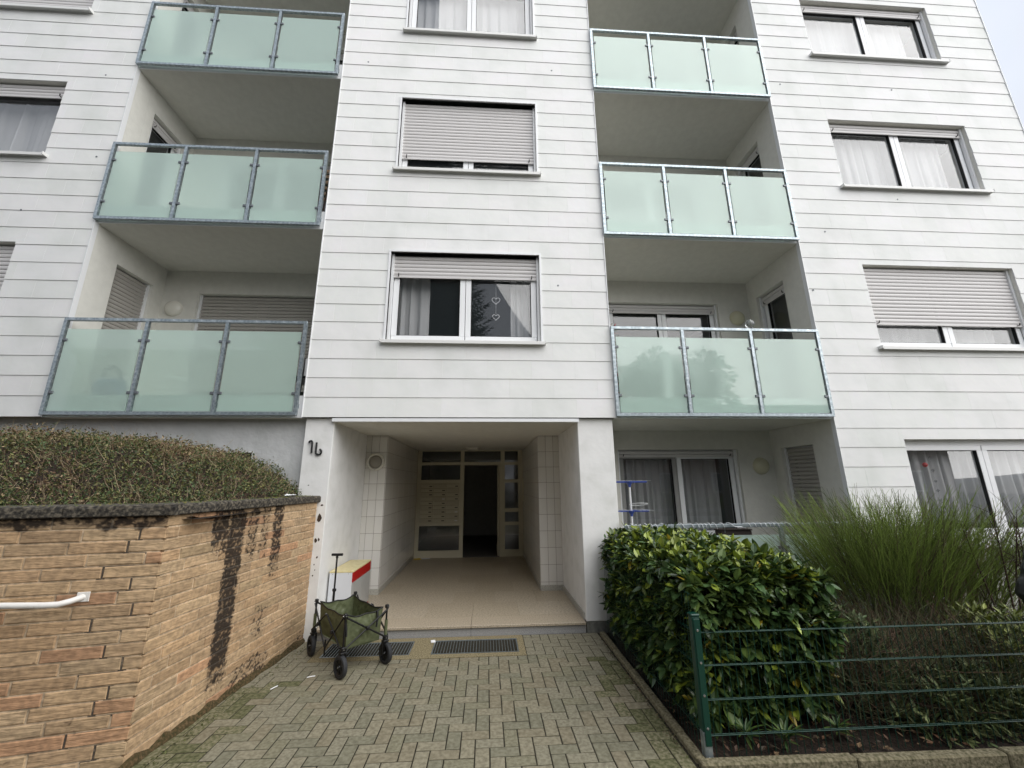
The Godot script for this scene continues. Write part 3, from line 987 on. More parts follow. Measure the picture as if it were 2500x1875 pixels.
func stain_image(right: bool, mortar: bool) -> ImageTexture:
	var w := 512
	var h := 384
	var nz := fnoise(71 if right else 72, 0.02, 4)
	var fine := fnoise(73, 0.09, 4)
	var colw := fnoise(74, 0.05, 3)
	var out := PackedByteArray()
	out.resize(w * h * 3)
	for y in h:
		var t := float(y) / h
		for x in w:
			var u := float(x) / w
			var a := fine.get_noise_2d(x, y)
			var b := nz.get_noise_2d(x * 1.0, y * 2.2)
			var dark := 0.0
			if right:
				for q in STREAKS:
					var wob := 0.012 * colw.get_noise_2d(y * 0.7, q[0] * 900.0)
					var e := smoothstep(q[0] - 0.016, q[0] + 0.012, u + wob) * (1.0 - smoothstep(q[1] - 0.012, q[1] + 0.016, u + wob))
					var ed := 1.0 - smoothstep(q[2] - 0.22, q[2] + 0.04, t)
					dark = maxf(dark, e * ed * q[3])
				# low damp patches
				dark = maxf(dark, 0.55 * smoothstep(0.80, 0.93, t) * smoothstep(0.36, 0.5, u) * (1.0 - smoothstep(0.62, 0.72, u)))
				dark = maxf(dark, 0.35 * smoothstep(0.55, 0.62, t) * (1.0 - smoothstep(0.74, 0.8, t)) * smoothstep(0.5, 0.55, u) * (1.0 - smoothstep(0.60, 0.66, u)))
				dark = maxf(dark, 0.4 * smoothstep(0.80, 0.95, t) * smoothstep(0.86, 0.97, u))
			else:
				var run := 0.05 + 0.07 * maxf(0.0, colw.get_noise_2d(x * 0.55, 7.0) + 0.1)
				dark = 0.8 * (1.0 - smoothstep(run * 0.55, run, t + 0.02 * a))
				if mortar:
					# dirty joints stepping down near the corner, the dark of open gaps painted in
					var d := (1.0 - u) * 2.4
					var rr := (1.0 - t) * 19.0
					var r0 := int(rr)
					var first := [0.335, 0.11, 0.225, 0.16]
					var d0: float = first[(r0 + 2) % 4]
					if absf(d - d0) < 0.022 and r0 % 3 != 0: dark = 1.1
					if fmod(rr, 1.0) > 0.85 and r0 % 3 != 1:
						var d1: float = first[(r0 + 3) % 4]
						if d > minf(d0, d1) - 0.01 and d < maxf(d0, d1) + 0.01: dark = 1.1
				dark = maxf(dark, 0.3 * smoothstep(0.42, 0.7, colw.get_noise_2d(x * 0.5, y * 0.35)))
			var bite := clampf(dark * 1.6 - 0.5 + 1.5 * a + 0.9 * b, 0.0, 1.0) * minf(1.0, dark * 3.0)
			var base := Vector3(1, 1, 1) * (0.94 + 0.10 * b + 0.16 * a)
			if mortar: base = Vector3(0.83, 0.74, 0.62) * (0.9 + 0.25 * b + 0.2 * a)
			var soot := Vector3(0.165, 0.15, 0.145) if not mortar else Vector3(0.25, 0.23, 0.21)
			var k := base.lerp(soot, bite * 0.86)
			var i := (y * w + x) * 3
			out[i] = int(clampf(k.x, 0, 1) * 255); out[i + 1] = int(clampf(k.y, 0, 1) * 255); out[i + 2] = int(clampf(k.z, 0, 1) * 255)
	return ImageTexture.create_from_image(Image.create_from_data(w, h, false, Image.FORMAT_RGB8, out))

func ridge_image() -> ImageTexture:
	# bark-like combed clay: long wavering ridges
	var f := fnoise(81, 0.045, 4)
	f.domain_warp_enabled = true
	f.domain_warp_amplitude = 18.0
	f.domain_warp_frequency = 0.02
	var im := f.get_seamless_image(256, 1024)
	im.resize(1024, 1024, Image.INTERPOLATE_CUBIC)
	im.convert(Image.FORMAT_RGBA8)
	im.bump_map_to_normal_map(9.0)
	return ImageTexture.create_from_image(im)

func make_brick_wall() -> void:
	var H := 1.5365
	var C := Vector3(-2.28, 0, 2.08)
	var E := Vector3(-2.08, 0, -0.05)
	var u1 := (E - C).normalized()
	var n1 := Vector3(-u1.z, 0, u1.x)
	var L1 := (E - C).length()
	var u2 := Vector3(-0.98, 0, 0.2).normalized()
	var n2 := Vector3(0.2, 0, 0.98).normalized()
	var L2 := 2.4
	var o := thing("brick_wall", "ochre combed-brick garden wall with black streaks and a dark coping beside the path", "wall")
	var ridges := ridge_image()
	for side in 2:
		var T: Transform3D
		var L := L1 if side == 0 else L2
		if side == 0: T = Transform3D(Basis(u1, Vector3.UP, n1), C)
		else: T = Transform3D(Basis(-u2, Vector3.UP, n2), C + u2 * L2)
		var bt := vcol(plain(Color(1, 1, 1), 0.85))
		bt.albedo_texture = stain_image(side == 0, false)
		bt.normal_enabled = true
		bt.normal_texture = ridges
		bt.normal_scale = 0.4
		bt.uv1_scale = Vector3.ONE
		var mt := plain(Color(1, 1, 1), 0.95)
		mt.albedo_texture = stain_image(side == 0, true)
		var s := MB.new()
		s.xf = T
		s.uo = Vector3(0, H, 0)
		s.uu = Vector3(1.0 / L, 0, 0)
		s.uw = Vector3(0, -1.0 / H, 0)
		s.box(0.0 if side == 1 else 0.02, L - (0.02 if side == 1 else 0.0), -0.05, H, -0.22, -0.0065)
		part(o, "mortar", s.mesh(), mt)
		var rows := 19
		var rh := H / rows
		for r in rows:
			var x := 0.0
			var first := true
			var y0 := r * rh + 0.0045
			var y1 := (r + 1) * rh - 0.0045
			# bond measured from the corner, so that both faces meet
			var spans := []
			var d := 0.0
			while d < L:
				var len := 0.335
				if first: len = [0.335, 0.11, 0.225, 0.16][(r + side * 2) % 4] + rng.randf_range(-0.01, 0.01)
				first = false
				var e := minf(d + len + rng.randf_range(-0.004, 0.004), L)
				if L - e < 0.06: e = L
				spans.append([d, e])
				d = e
			for sp in spans:
				var a: float = sp[0]
				var e: float = sp[1]
				if side == 1:
					var a2 := L - e
					e = L - a
					a = a2
				var g := 0.0045 if side == 0 or sp[0] > 0.4 else 0.006
				var x0 := a + (g if a > 0.001 else 0.0)
				var x1 := e - (g if e < L - 0.001 else 0.0)
				var q := MB.new()
				q.xf = T
				q.uo = s.uo; q.uu = s.uu; q.uw = s.uw
				var tone := rng.randf()
				var br := rng.randf_range(0.82, 1.10)
				var base := Color(0.50, 0.33, 0.185).lerp(Color(0.54, 0.385, 0.23), tone)
				if rng.randf() < 0.10: base = Color(0.505, 0.295, 0.165)
				if rng.randf() < 0.05: base = Color(0.45, 0.32, 0.185)
				q.c = Color(base.r * br, base.g * br, base.b * br)
				var z := rng.randf_range(-0.0015, 0.002)
				var j := func(): return rng.randf_range(-0.0014, 0.0014)
				var bev := 0.005
				var f := [Vector3(x0 + bev + j.call(), y0 + bev + j.call(), z + j.call()), Vector3(x1 - bev + j.call(), y0 + bev + j.call(), z + j.call()), Vector3(x1 - bev + j.call(), y1 - bev + j.call(), z + j.call()), Vector3(x0 + bev + j.call(), y1 - bev + j.call(), z + j.call())]
				var m := [Vector3(x0 + j.call(), y0 + j.call(), z - bev), Vector3(x1 + j.call(), y0 + j.call(), z - bev), Vector3(x1 + j.call(), y1 + j.call(), z - bev), Vector3(x0 + j.call(), y1 + j.call(), z - bev)]
				var k := []
				for p in m: k.append(Vector3(p.x, p.y, -0.02))
				q.quad(f[0], f[1], f[2], f[3])
				for i in 4:
					var i2 := (i + 1) % 4
					q.quad(m[i], m[i2], f[i2], f[i])
					q.quad(k[i], k[i2], m[i2], m[i])
				part(o, "brick", q.mesh(), bt)
		# coping
		var cl := 0.0
		var n := 4 if side == 0 else 4
		var mm := fnoise(83 + side, 3.0, 3)
		for i in n:
			var a := L * i / n + 0.002
			var e := L * (i + 1) / n - 0.002
			if side == 0 and i == 0: a -= 0.02
			if side == 1 and i == n - 1: e += 0.045
			var q := MB.new()
			q.xf = T
			# rounded section, with uneven front edge
			var prof := [Vector2(-0.26, 0.0), Vector2(0.030, 0.0), Vector2(0.037, 0.006), Vector2(0.038, 0.055), Vector2(0.033, 0.069), Vector2(0.022, 0.076), Vector2(-0.26, 0.078)]
			var ns := 10
			var grid := []
			for t in ns + 1:
				var x := lerpf(a, e, float(t) / ns)
				var row := []
				for p in prof:
					var wob := 0.008 * mm.get_noise_2d(x * 3.0, p.y * 40.0)
					row.append(Vector3(x, H + 0.001 + p.y + wob * 0.6, p.x + wob))
				grid.append(row)
			for t in ns:
				for p in prof.size() - 1:
					q.quad(grid[t][p], grid[t + 1][p], grid[t + 1][p + 1], grid[t][p + 1])
			for end in [0, ns]:
				for p in range(1, prof.size() - 1):
					if end == 0: q.tri(grid[0][0], grid[0][p], grid[0][p + 1])
					else: q.tri(grid[ns][0], grid[ns][p + 1], grid[ns][p])
			part(o, "coping_stone", q.mesh(), M.coping)
	# moss cushions along the coping
	var ms := MB.new()
	for i in 420:
		var on1 := rng.randf() < 0.6
		var d := rng.randf()
		var inw := pow(rng.randf(), 0.7) * 0.2
		var p := (C + u1 * d * L1 - n1 * (inw - 0.01)) if on1 else (C + u2 * d * L2 - n2 * (inw - 0.01))
		var r := rng.randf_range(0.006, 0.02)
		p.y = H + 0.074
		var g := rng.randf_range(0.6, 1.2)
		ms.c = Color(0.10 * g, 0.12 * g, 0.022 * g) if rng.randf() < 0.75 else Color(0.17 * g, 0.15 * g, 0.04 * g)
		var k := 6
		for s2 in k:
			var t0 := TAU * s2 / k
			var t1 := TAU * (s2 + 1) / k
			ms.tri(p + Vector3(0, r * 0.55, 0), p + Vector3(cos(t1) * r, 0, sin(t1) * r), p + Vector3(cos(t0) * r, 0, sin(t0) * r))
	part(o, "moss", ms.mesh(), M.moss).set_meta("kind", "stuff")
	# uneven concrete footing
	var ft := MB.new()
	ft.xf = Transform3D(Basis(u1, Vector3.UP, n1), C)
	var fn := fnoise(85, 1.3, 3)
	var gr := []
	for t in 41:
		var x := lerpf(-0.1, L1, t / 40.0)
		var hh := 0.035 + 0.04 * fn.get_noise_1d(x * 3.0)
		var dd := 0.022 + 0.02 * fn.get_noise_1d(x * 2.0 + 40.0)
		gr.append([Vector3(x, -0.03, dd + 0.012), Vector3(x, hh * 0.5, dd), Vector3(x, hh, dd * 0.55), Vector3(x, hh + 0.012, 0.003)])
	ft.sheet(gr, true)
	part(o, "footing", ft.mesh(), M.footing)

	# handrail on the left face
	var hr := thing("handrail", "white painted pipe handrail fixed to the brick wall", "handrail")
	var w0 := C + u2 * 0.27
	var wall_at := func(d: float, out: float, y: float): return C + u2 * d + n2 * out + Vector3(0, y, 0)
	var pts := [wall_at.call(2.3, 0.09, 1.12), wall_at.call(0.9, 0.09, 1.035), wall_at.call(0.55, 0.09, 1.012), wall_at.call(0.48, 0.085, 1.01), wall_at.call(0.43, 0.06, 1.02), wall_at.call(0.40, 0.0, 1.03)]
	part(hr, "rail", tubem(pts, 0.0185, -1.0, 12), M.white_paint)
	var fl := MB.new()
	fl.xf = Transform3D(Basis(-u2, Vector3.UP, n2), wall_at.call(0.40, 0.0, 1.03))
	fl.cbox(-0.035, 0.035, -0.03, 0.03, 0.0, 0.008, 0.002)
	part(hr, "flange", fl.mesh(), M.white_paint)
	part(hr, "bracket", tubem([wall_at.call(1.6, 0.0, 1.03), wall_at.call(1.6, 0.09, 1.03), wall_at.call(1.6, 0.09, 1.07)], 0.008), M.white_paint)

# ------------------------------------------------------------------ foliage helpers
func leaf_mesh(l: float, w: float, fold: float, bend: float, seg := 3) -> ArrayMesh:
	# leaf along +z from the origin, upper side up
	var s := MB.new()
	var mid := []
	var lf := []
	var rt := []
	for i in seg + 1:
		var t := float(i) / seg
		var half := w * 0.5 * pow(sin(PI * clampf(pow(t, 0.85), 0.03, 0.97)), 0.75)
		if i == 0: half = w * 0.06
		if i == seg: half = 0.0
		var y := -bend * t * t
		var z := l * t
		mid.append(Vector3(0, y - fold * half, z))
		lf.append(Vector3(-half, y, z))
		rt.append(Vector3(half, y, z))
	for i in seg:
		var k := Vector3(0.35, 1, 0).normalized()
		var k2 := Vector3(-0.35, 1, 0).normalized()
		s.trin(mid[i], lf[i + 1], lf[i], k, k, k)
		if i < seg - 1: s.trin(mid[i], mid[i + 1], lf[i + 1], k, k, k)
		else: s.trin(mid[i], mid[i + 1], lf[i], k, k, k)
		s.trin(mid[i], rt[i], rt[i + 1], k2, k2, k2)
		if i < seg - 1: s.trin(mid[i], rt[i + 1], mid[i + 1], k2, k2, k2)
	return s.mesh()

func toward(dir: Vector3, roll: float, scale: float) -> Basis:
	var z := dir.normalized()
	var x := Vector3.UP.cross(z)
	if x.length() < 0.01: x = Vector3.RIGHT
	x = x.normalized()
	var y := z.cross(x)
	return (Basis(x, y, z) * Basis(Vector3(0, 0, 1), roll)).scaled_local(Vector3.ONE * scale)

func copies(parent: Node, called: String, m: Mesh, mat: Material, xs: Array, cs: Array) -> MultiMeshInstance3D:
	var mm := MultiMesh.new()
	mm.transform_format = MultiMesh.TRANSFORM_3D
	mm.use_colors = true
	mm.mesh = m
	mm.instance_count = xs.size()
	for i in xs.size():
		mm.set_instance_transform(i, xs[i])
		mm.set_instance_color(i, cs[i])
	var o := MultiMeshInstance3D.new()
	o.name = numbered(parent, called)
	o.multimesh = mm
	o.material_override = mat
	parent.add_child(o)
	o.set_meta("kind", "stuff")
	return o

# ------------------------------------------------------------------ raised bed on the left
func mound_height(x: float, z: float) -> float:
	var pts := [[-7.0, 2.20], [-6.0, 2.25], [-4.6, 2.27], [-3.6, 2.20], [-2.95, 2.07], [-2.62, 1.93], [-2.38, 1.74], [-2.22, 1.56], [-2.0, 1.5]]
	var top := 1.5
	for i in pts.size() - 1:
		if x >= pts[i][0] and x <= pts[i + 1][0]:
			top = lerpf(pts[i][1], pts[i + 1][1], (x - pts[i][0]) / (pts[i + 1][0] - pts[i][0]))
	if x < -7.0: top = 2.20
	var edge := 1.93 + 0.2 * (-2.3 - x)
	var t := smoothstep(0.0, 1.0, clampf((edge - z) / 1.45, 0.0, 1.0))
	return lerpf(1.56, top, pow(t, 0.8))

func make_left_bed() -> void:
	var s := MB.new()
	var g := []
	for i in 22:
		var row := []
		for j in 40:
			var x := -7.2 + j * 0.1295
			var z := -0.14 + i * 0.105
			var lim := 1.97 + 0.2 * (-2.3 - x)
			row.append(Vector3(x, 1.50, minf(z, lim)))
		g.append(row)
	s.sheet(g, true)
	struct("raised_bed_soil", s.mesh(), M.soil)
	var o := thing("cotoneaster_hedge", "low spreading hedge of brown twigs and small green leaves above the brick wall", "hedge")
	var core := MB.new()
	g = []
	var nz := fnoise(91, 1.6, 3)
	for i in 30:
		var row := []
		for j in 64:
			var x := -7.1 + j * 0.0775
			var edge := 1.93 + 0.2 * (-2.3 - x)
			var z := lerpf(-0.12, edge, i / 29.0)
			row.append(Vector3(x, mound_height(x, z) - 0.07 + 0.04 * nz.get_noise_2d(x * 2, z * 2), z))
		g.append(row)
	core.sheet(g, true)
	part(o, "dark_undersheet", core.mesh(), M.soil)  # added dark mass under the leaves, stops the view through the hedge
	var lm := leaf_mesh(0.026, 0.014, 0.25, 0.004, 2)
	var xs := []; var cs := []
	var patch := fnoise(92, 0.55, 3)
	var lump := fnoise(93, 2.2, 3)
	var n := 0
	while n < 52000:
		var x := rng.randf_range(-6.9, -2.16)
		var edge := 1.95 + 0.2 * (-2.3 - x)
		var z := rng.randf_range(-0.12, edge)
		if x > -2.24 - 0.06 * z: continue
		n += 1
		var y := mound_height(x, z) + 0.10 * lump.get_noise_2d(x * 1.7, z * 1.7)
		var h := pow(rng.randf(), 1.6) * 0.12
		var p := Vector3(x, y - 0.075 + h + (0.03 if rng.randf() < 0.06 else 0.0), z)
		var dir := Vector3(rng.randf_range(-1, 1), rng.randf_range(-0.1, 1.1), rng.randf_range(-0.6, 1))
		xs.append(Transform3D(toward(dir, rng.randf_range(-1.2, 1.2), rng.randf_range(0.7, 1.35)), p))
		# brown, half-bare growth towards the top on the far left; green lower down and at the right end
		var green := patch.get_noise_2d(x * 1.4 + 3.0, z * 1.8) * 0.9 + 0.52 + 0.34 * smoothstep(0.4, 1.5, z) - 0.5 * smoothstep(-3.6, -5.0, x) * smoothstep(1.3, 0.4, z)
		if x > -2.85: green += 0.5
		var k := rng.randf_range(0.55, 1.35)
		if rng.randf() < green:
			cs.append(Color(0.07 * k, 0.105 * k, 0.035 * k) if rng.randf() < 0.6 else Color(0.18 * k, 0.18 * k, 0.06 * k))
		else:
			cs.append([Color(0.19 * k, 0.12 * k, 0.07 * k), Color(0.34 * k, 0.25 * k, 0.14 * k), Color(0.20 * k, 0.17 * k, 0.07 * k)][rng.randi_range(0, 2)])
	copies(o, "leaves", lm, M.leaf_matt, xs, cs)
	# twigs
	xs = []; cs = []
	var tw := MB.new()
	tw.tube([Vector3.ZERO, Vector3(0.004, 0.05, 0.01), Vector3(-0.003, 0.1, 0.024), Vector3(0.002, 0.15, 0.03)], 0.0022, 0.0009, 4, false)
	var tm := tw.mesh()
	for i in 9000:
		var x := rng.randf_range(-6.9, -2.3)
		var edge := 1.9 + 0.2 * (-2.3 - x)
		var z := rng.randf_range(-0.1, edge)
		var b := Basis.from_euler(Vector3(rng.randf_range(-0.9, 1.3), rng.randf_range(0, TAU), rng.randf_range(-0.9, 0.9))).scaled_local(Vector3.ONE * rng.randf_range(0.5, 1.15))
		xs.append(Transform3D(b, Vector3(x, mound_height(x, z) - 0.085, z)))
		var k := rng.randf_range(0.6, 1.5)
		cs.append(Color(0.19 * k, 0.12 * k, 0.07 * k) if rng.randf() < 0.6 else Color(0.36 * k, 0.29 * k, 0.18 * k))
	copies(o, "twigs", tm, M.stem, xs, cs)
	# a few pale dry shoots that stand out
	for i in 70:
		var x := rng.randf_range(-5.2, -2.45)
		var z := rng.randf_range(0.1, 1.7)
		var p := Vector3(x, mound_height(x, z), z)
		var d := Vector3(rng.randf_range(-1, 1), rng.randf_range(0.2, 0.8), rng.randf_range(0.0, 0.5)).normalized()
		var l := rng.randf_range(0.07, 0.24)
		var q := MB.new()
		q.c = Color(0.40, 0.32, 0.19)
		q.tube([p, p + d * l * 0.5 + Vector3(0, 0.01, 0), p + d * l + Vector3(0.015, 0.02, 0)], 0.0022, 0.001, 5, false)
		if i % 2 == 0: q.tube([p + d * l * 0.5, p + d * l * 0.5 + Vector3(d.z, 0.5, -d.x) * l * 0.4], 0.0016, 0.0008, 4, false)
		part(o, "dry_shoot", q.mesh(), M.stem)
	# small basement window half hidden by the hedge
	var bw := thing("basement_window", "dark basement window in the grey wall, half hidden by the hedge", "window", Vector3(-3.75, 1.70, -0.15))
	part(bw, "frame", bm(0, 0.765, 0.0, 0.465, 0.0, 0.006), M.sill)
	part(bw, "dark_opening_panel", bm(0.012, 0.753, 0.0, 0.452, 0.006, 0.009), M.seal)  # flat panel painted dark in place of the unlit opening
	# crumpled paper on the coping
	var pp := thing("paper_wrapper", "crumpled white paper lying on the mossy wall coping", "litter", Vector3(-2.17, 1.622, 0.52))
	var pg := []
	var pn := fnoise(95, 9.0, 3)
	for i in 7:
		var row := []
		for j in 13:
			row.append(Vector3(-0.045 + i * 0.014, 0.014 + 0.026 * pn.get_noise_2d(i * 0.35, j * 0.35) * sin(PI * i / 6.0 + 0.2), -0.11 + j * 0.018))
		pg.append(row)
	var pm := MB.new()
	pm.sheet(pg)
	part(pp, "sheet", pm.mesh(), M.paper)

# ------------------------------------------------------------------ what the panes mirror: the far side of the street
func make_things_behind() -> void:
	var b := thing("low_house", "pale flat-roofed house across the street, mirrored in the balcony glass", "building", Vector3(0, 0, 22))
	part(b, "wall", bm(-27.0, -2.0, -0.1, 10.2, 0.0, 9.0), plain(Color(0.62, 0.60, 0.55), 0.9))
	part(b, "roof_edge", bm(-27.2, -1.8, 10.2, 10.6, -0.2, 9.2), plain(Color(0.55, 0.55, 0.54), 0.8))
	for fl in 3:
		for i in 6:
			var x := -25.5 + i * 4.0
			var w := hub(b, "window", Transform3D(Basis(Vector3(-1, 0, 0), Vector3.UP, Vector3(0, 0, -1)), Vector3(x + 2.2, 1.2 + fl * 3.0, 0.0)))
			part(w, "frame", bm(0, 2.2, 0, 1.5, -0.05, 0.05), M.pvc)
			part(w, "pane", bm(0.12, 2.08, 0.12, 1.38, 0.05, 0.06), plain(Color(0.22, 0.23, 0.24), 0.1))
	b = thing("brick_house", "dark brick house across the street, mirrored low in the right balcony glass", "building", Vector3(0, 0, 21))
	part(b, "wall", bm(3.0, 32.0, -0.1, 6.4, 0.0, 9.0), plain(Color(0.40, 0.30, 0.25), 0.9))
	part(b, "roof", bm(2.7, 32.3, 6.4, 6.8, -0.3, 9.3), plain(Color(0.30, 0.29, 0.28), 0.8))
	for fl in 2:
		for i in 7:
			var w := hub(b, "window", Transform3D(Basis(Vector3(-1, 0, 0), Vector3.UP, Vector3(0, 0, -1)), Vector3(6.4 + i * 3.9, 1.0 + fl * 2.8, 0.0)))
			part(w, "frame", bm(0, 1.8, 0, 1.4, -0.05, 0.05), M.pvc)
			part(w, "pane", bm(0.1, 1.7, 0.1, 1.3, 0.05, 0.06), plain(Color(0.22, 0.23, 0.24), 0.1))
	# spruce
	var t := thing("spruce_tree", "tall dark spruce across the street, mirrored in the window panes", "tree", Vector3(-4.6, 0, 12.5))
	part(t, "trunk", tubem([Vector3(0, -0.1, 0), Vector3(0.1, 9, 0), Vector3(0, 20.5, 0)], 0.3, 0.03, 8), M.bark)
	var fr := MB.new()
	var k0 := Vector3.UP
	for i in 9:
		var z := 0.1 + i * 0.1
		var w := 0.20 * (1.0 - i / 10.0) + 0.04
		for sx in [-1, 1]:
			fr.tri(Vector3(0, 0, z), Vector3(sx * w, -0.03, z + 0.14), Vector3(0, 0, z + 0.07))
	fr.tri(Vector3(-0.02, 0, 0.9), Vector3(0.02, 0, 0.9), Vector3(0, 0.02, 1.15))
	var fm := fr.mesh()
	var xs := []; var cs := []
	for i in 9500:
		var y := rng.randf_range(1.0, 20.3)
		var a := rng.randf_range(0, TAU)
		var R := (20.6 - y) * 0.29 + 0.15
		var r := R * pow(rng.randf(), 0.45)
		var dir := Vector3(cos(a), rng.randf_range(0.0, 0.75), sin(a))
		xs.append(Transform3D(toward(dir, rng.randf_range(-0.6, 0.6), rng.randf_range(1.0, 1.8)), Vector3(cos(a) * r, y - r * 0.15, sin(a) * r)))
		var k := rng.randf_range(0.6, 1.3)
		cs.append(Color(0.026 * k, 0.04 * k, 0.02 * k))
	copies(t, "crown", fm, M.stem, xs, cs)
	# broad-leaved tree
	t = thing("broadleaf_tree", "round broad-leaved tree across the street, mirrored in the balcony glass", "tree", Vector3(8.0, 0, 12.0))
	part(t, "trunk", tubem([Vector3(0, -0.1, 0), Vector3(0.1, 1.5, 0), Vector3(0.0, 4.5, 0.1)], 0.2, 0.1, 8), M.bark)
	xs = []; cs = []
	var lm := leaf_mesh(0.22, 0.14, 0.2, 0.03, 2)
	var blobs := []
	for i in 26:
		var a := rng.randf_range(0, TAU)
		var r := rng.randf_range(0.4, 2.3)
		blobs.append([Vector3(cos(a) * r, 5.3 + rng.randf_range(-2.0, 2.0) * (1.0 - r / 4.5), sin(a) * r), rng.randf_range(0.6, 1.05)])
	for i in 9000:
		var q: Array = blobs[rng.randi_range(0, blobs.size() - 1)]
		var d := Vector3(rng.randfn(), rng.randfn(), rng.randfn()).normalized()
		xs.append(Transform3D(toward(d + Vector3(0, -0.3, 0), rng.randf_range(-2, 2), rng.randf_range(0.7, 1.3)), q[0] + d * q[1] * pow(rng.randf(), 0.3)))
		var k := rng.randf_range(0.6, 1.3)
		cs.append(Color(0.04 * k, 0.06 * k, 0.025 * k))
	copies(t, "crown", lm, M.stem, xs, cs)

# ------------------------------------------------------------------ fence, laurel hedge, garden
func make_fence() -> void:
	var front := thing("mesh_fence", "green double-bar mesh fence with corner post in front of the shrubs", "fence", Vector3(1.44, 0, 2.255), 0.0, "green mesh fences round the garden")
	var post := hub(front, "post")
	var m := MB.new()
	m.cbox(-0.028, 0.028, 0.165, 0.84, -0.028, 0.028, 0.004)
	part(post, "upright", m.mesh(), M.green_metal)
	part(post, "foot", bm(-0.026, 0.026, -0.1, 0.164, -0.026, 0.026, 0.004), M.galv)
	part(post, "cap", bm(-0.032, 0.032, 0.8405, 0.858, -0.032, 0.032, 0.006), M.green_metal)
	part(post, "cover_strip", bm(-0.02, 0.02, 0.09, 0.83, 0.0285, 0.036, 0.002), M.green_metal)
	for y in [0.02, 0.19, 0.375, 0.565, 0.76]:
		var bolt := MB.new()
		bolt.xf = Transform3D(Basis(Vector3.RIGHT, PI / 2), Vector3(0, y, 0.036 if y > 0.1 else 0.026))
		bolt.lathe([Vector2(0.0085, 0.0), Vector2(0.008, 0.004), Vector2(0.0, 0.006)], 10)
		part(post, "bolt", bolt.mesh(), M.steel)
	var hb := tubem([Vector3(0.02, 0, 0), Vector3(5.2, 0, 0)], 0.0032, -1.0, 6)
	for y in [0.135, 0.335, 0.535, 0.735]:
		for z in [-0.008, 0.008]:
			part(front, "horizontal_bar", hb, M.green_metal, Transform3D(Basis(), Vector3(0, y, z)))
	var vb := tubem([Vector3(0, 0.01, 0), Vector3(0, 0.765, 0)], 0.0021, -1.0, 5)
	for i in 103:
		part(front, "vertical_wire", vb, M.green_metal, Transform3D(Basis(), Vector3(0.06 + i * 0.05, 0, 0)))
	part(front, "far_post", bm(5.2, 5.256, -0.1, 0.85, -0.028, 0.028, 0.004), M.green_metal)
	var side := thing("mesh_fence", "green mesh fence running along the path against the laurel hedge", "fence", Vector3(1.44, 0, 2.255), 0.0, "green mesh fences round the garden")
	hb = tubem([Vector3(0, 0, -0.03), Vector3(0, 0, -2.25)], 0.0032, -1.0, 6)
	for y in [0.135, 0.335, 0.535, 0.735]:
		for x in [-0.008, 0.008]:
			part(side, "horizontal_bar", hb, M.green_metal, Transform3D(Basis(), Vector3(x, y, 0)))
	vb = tubem([Vector3(0, 0.01, 0), Vector3(0, 0.98, 0)], 0.0021, -1.0, 5)
	for i in 44:
		part(side, "vertical_wire", vb, M.green_metal, Transform3D(Basis(), Vector3(0, 0, -0.06 - i * 0.05)))
	for y in [0.97]:
		part(side, "horizontal_bar", hb, M.green_metal, Transform3D(Basis(), Vector3(0, y, 0)))

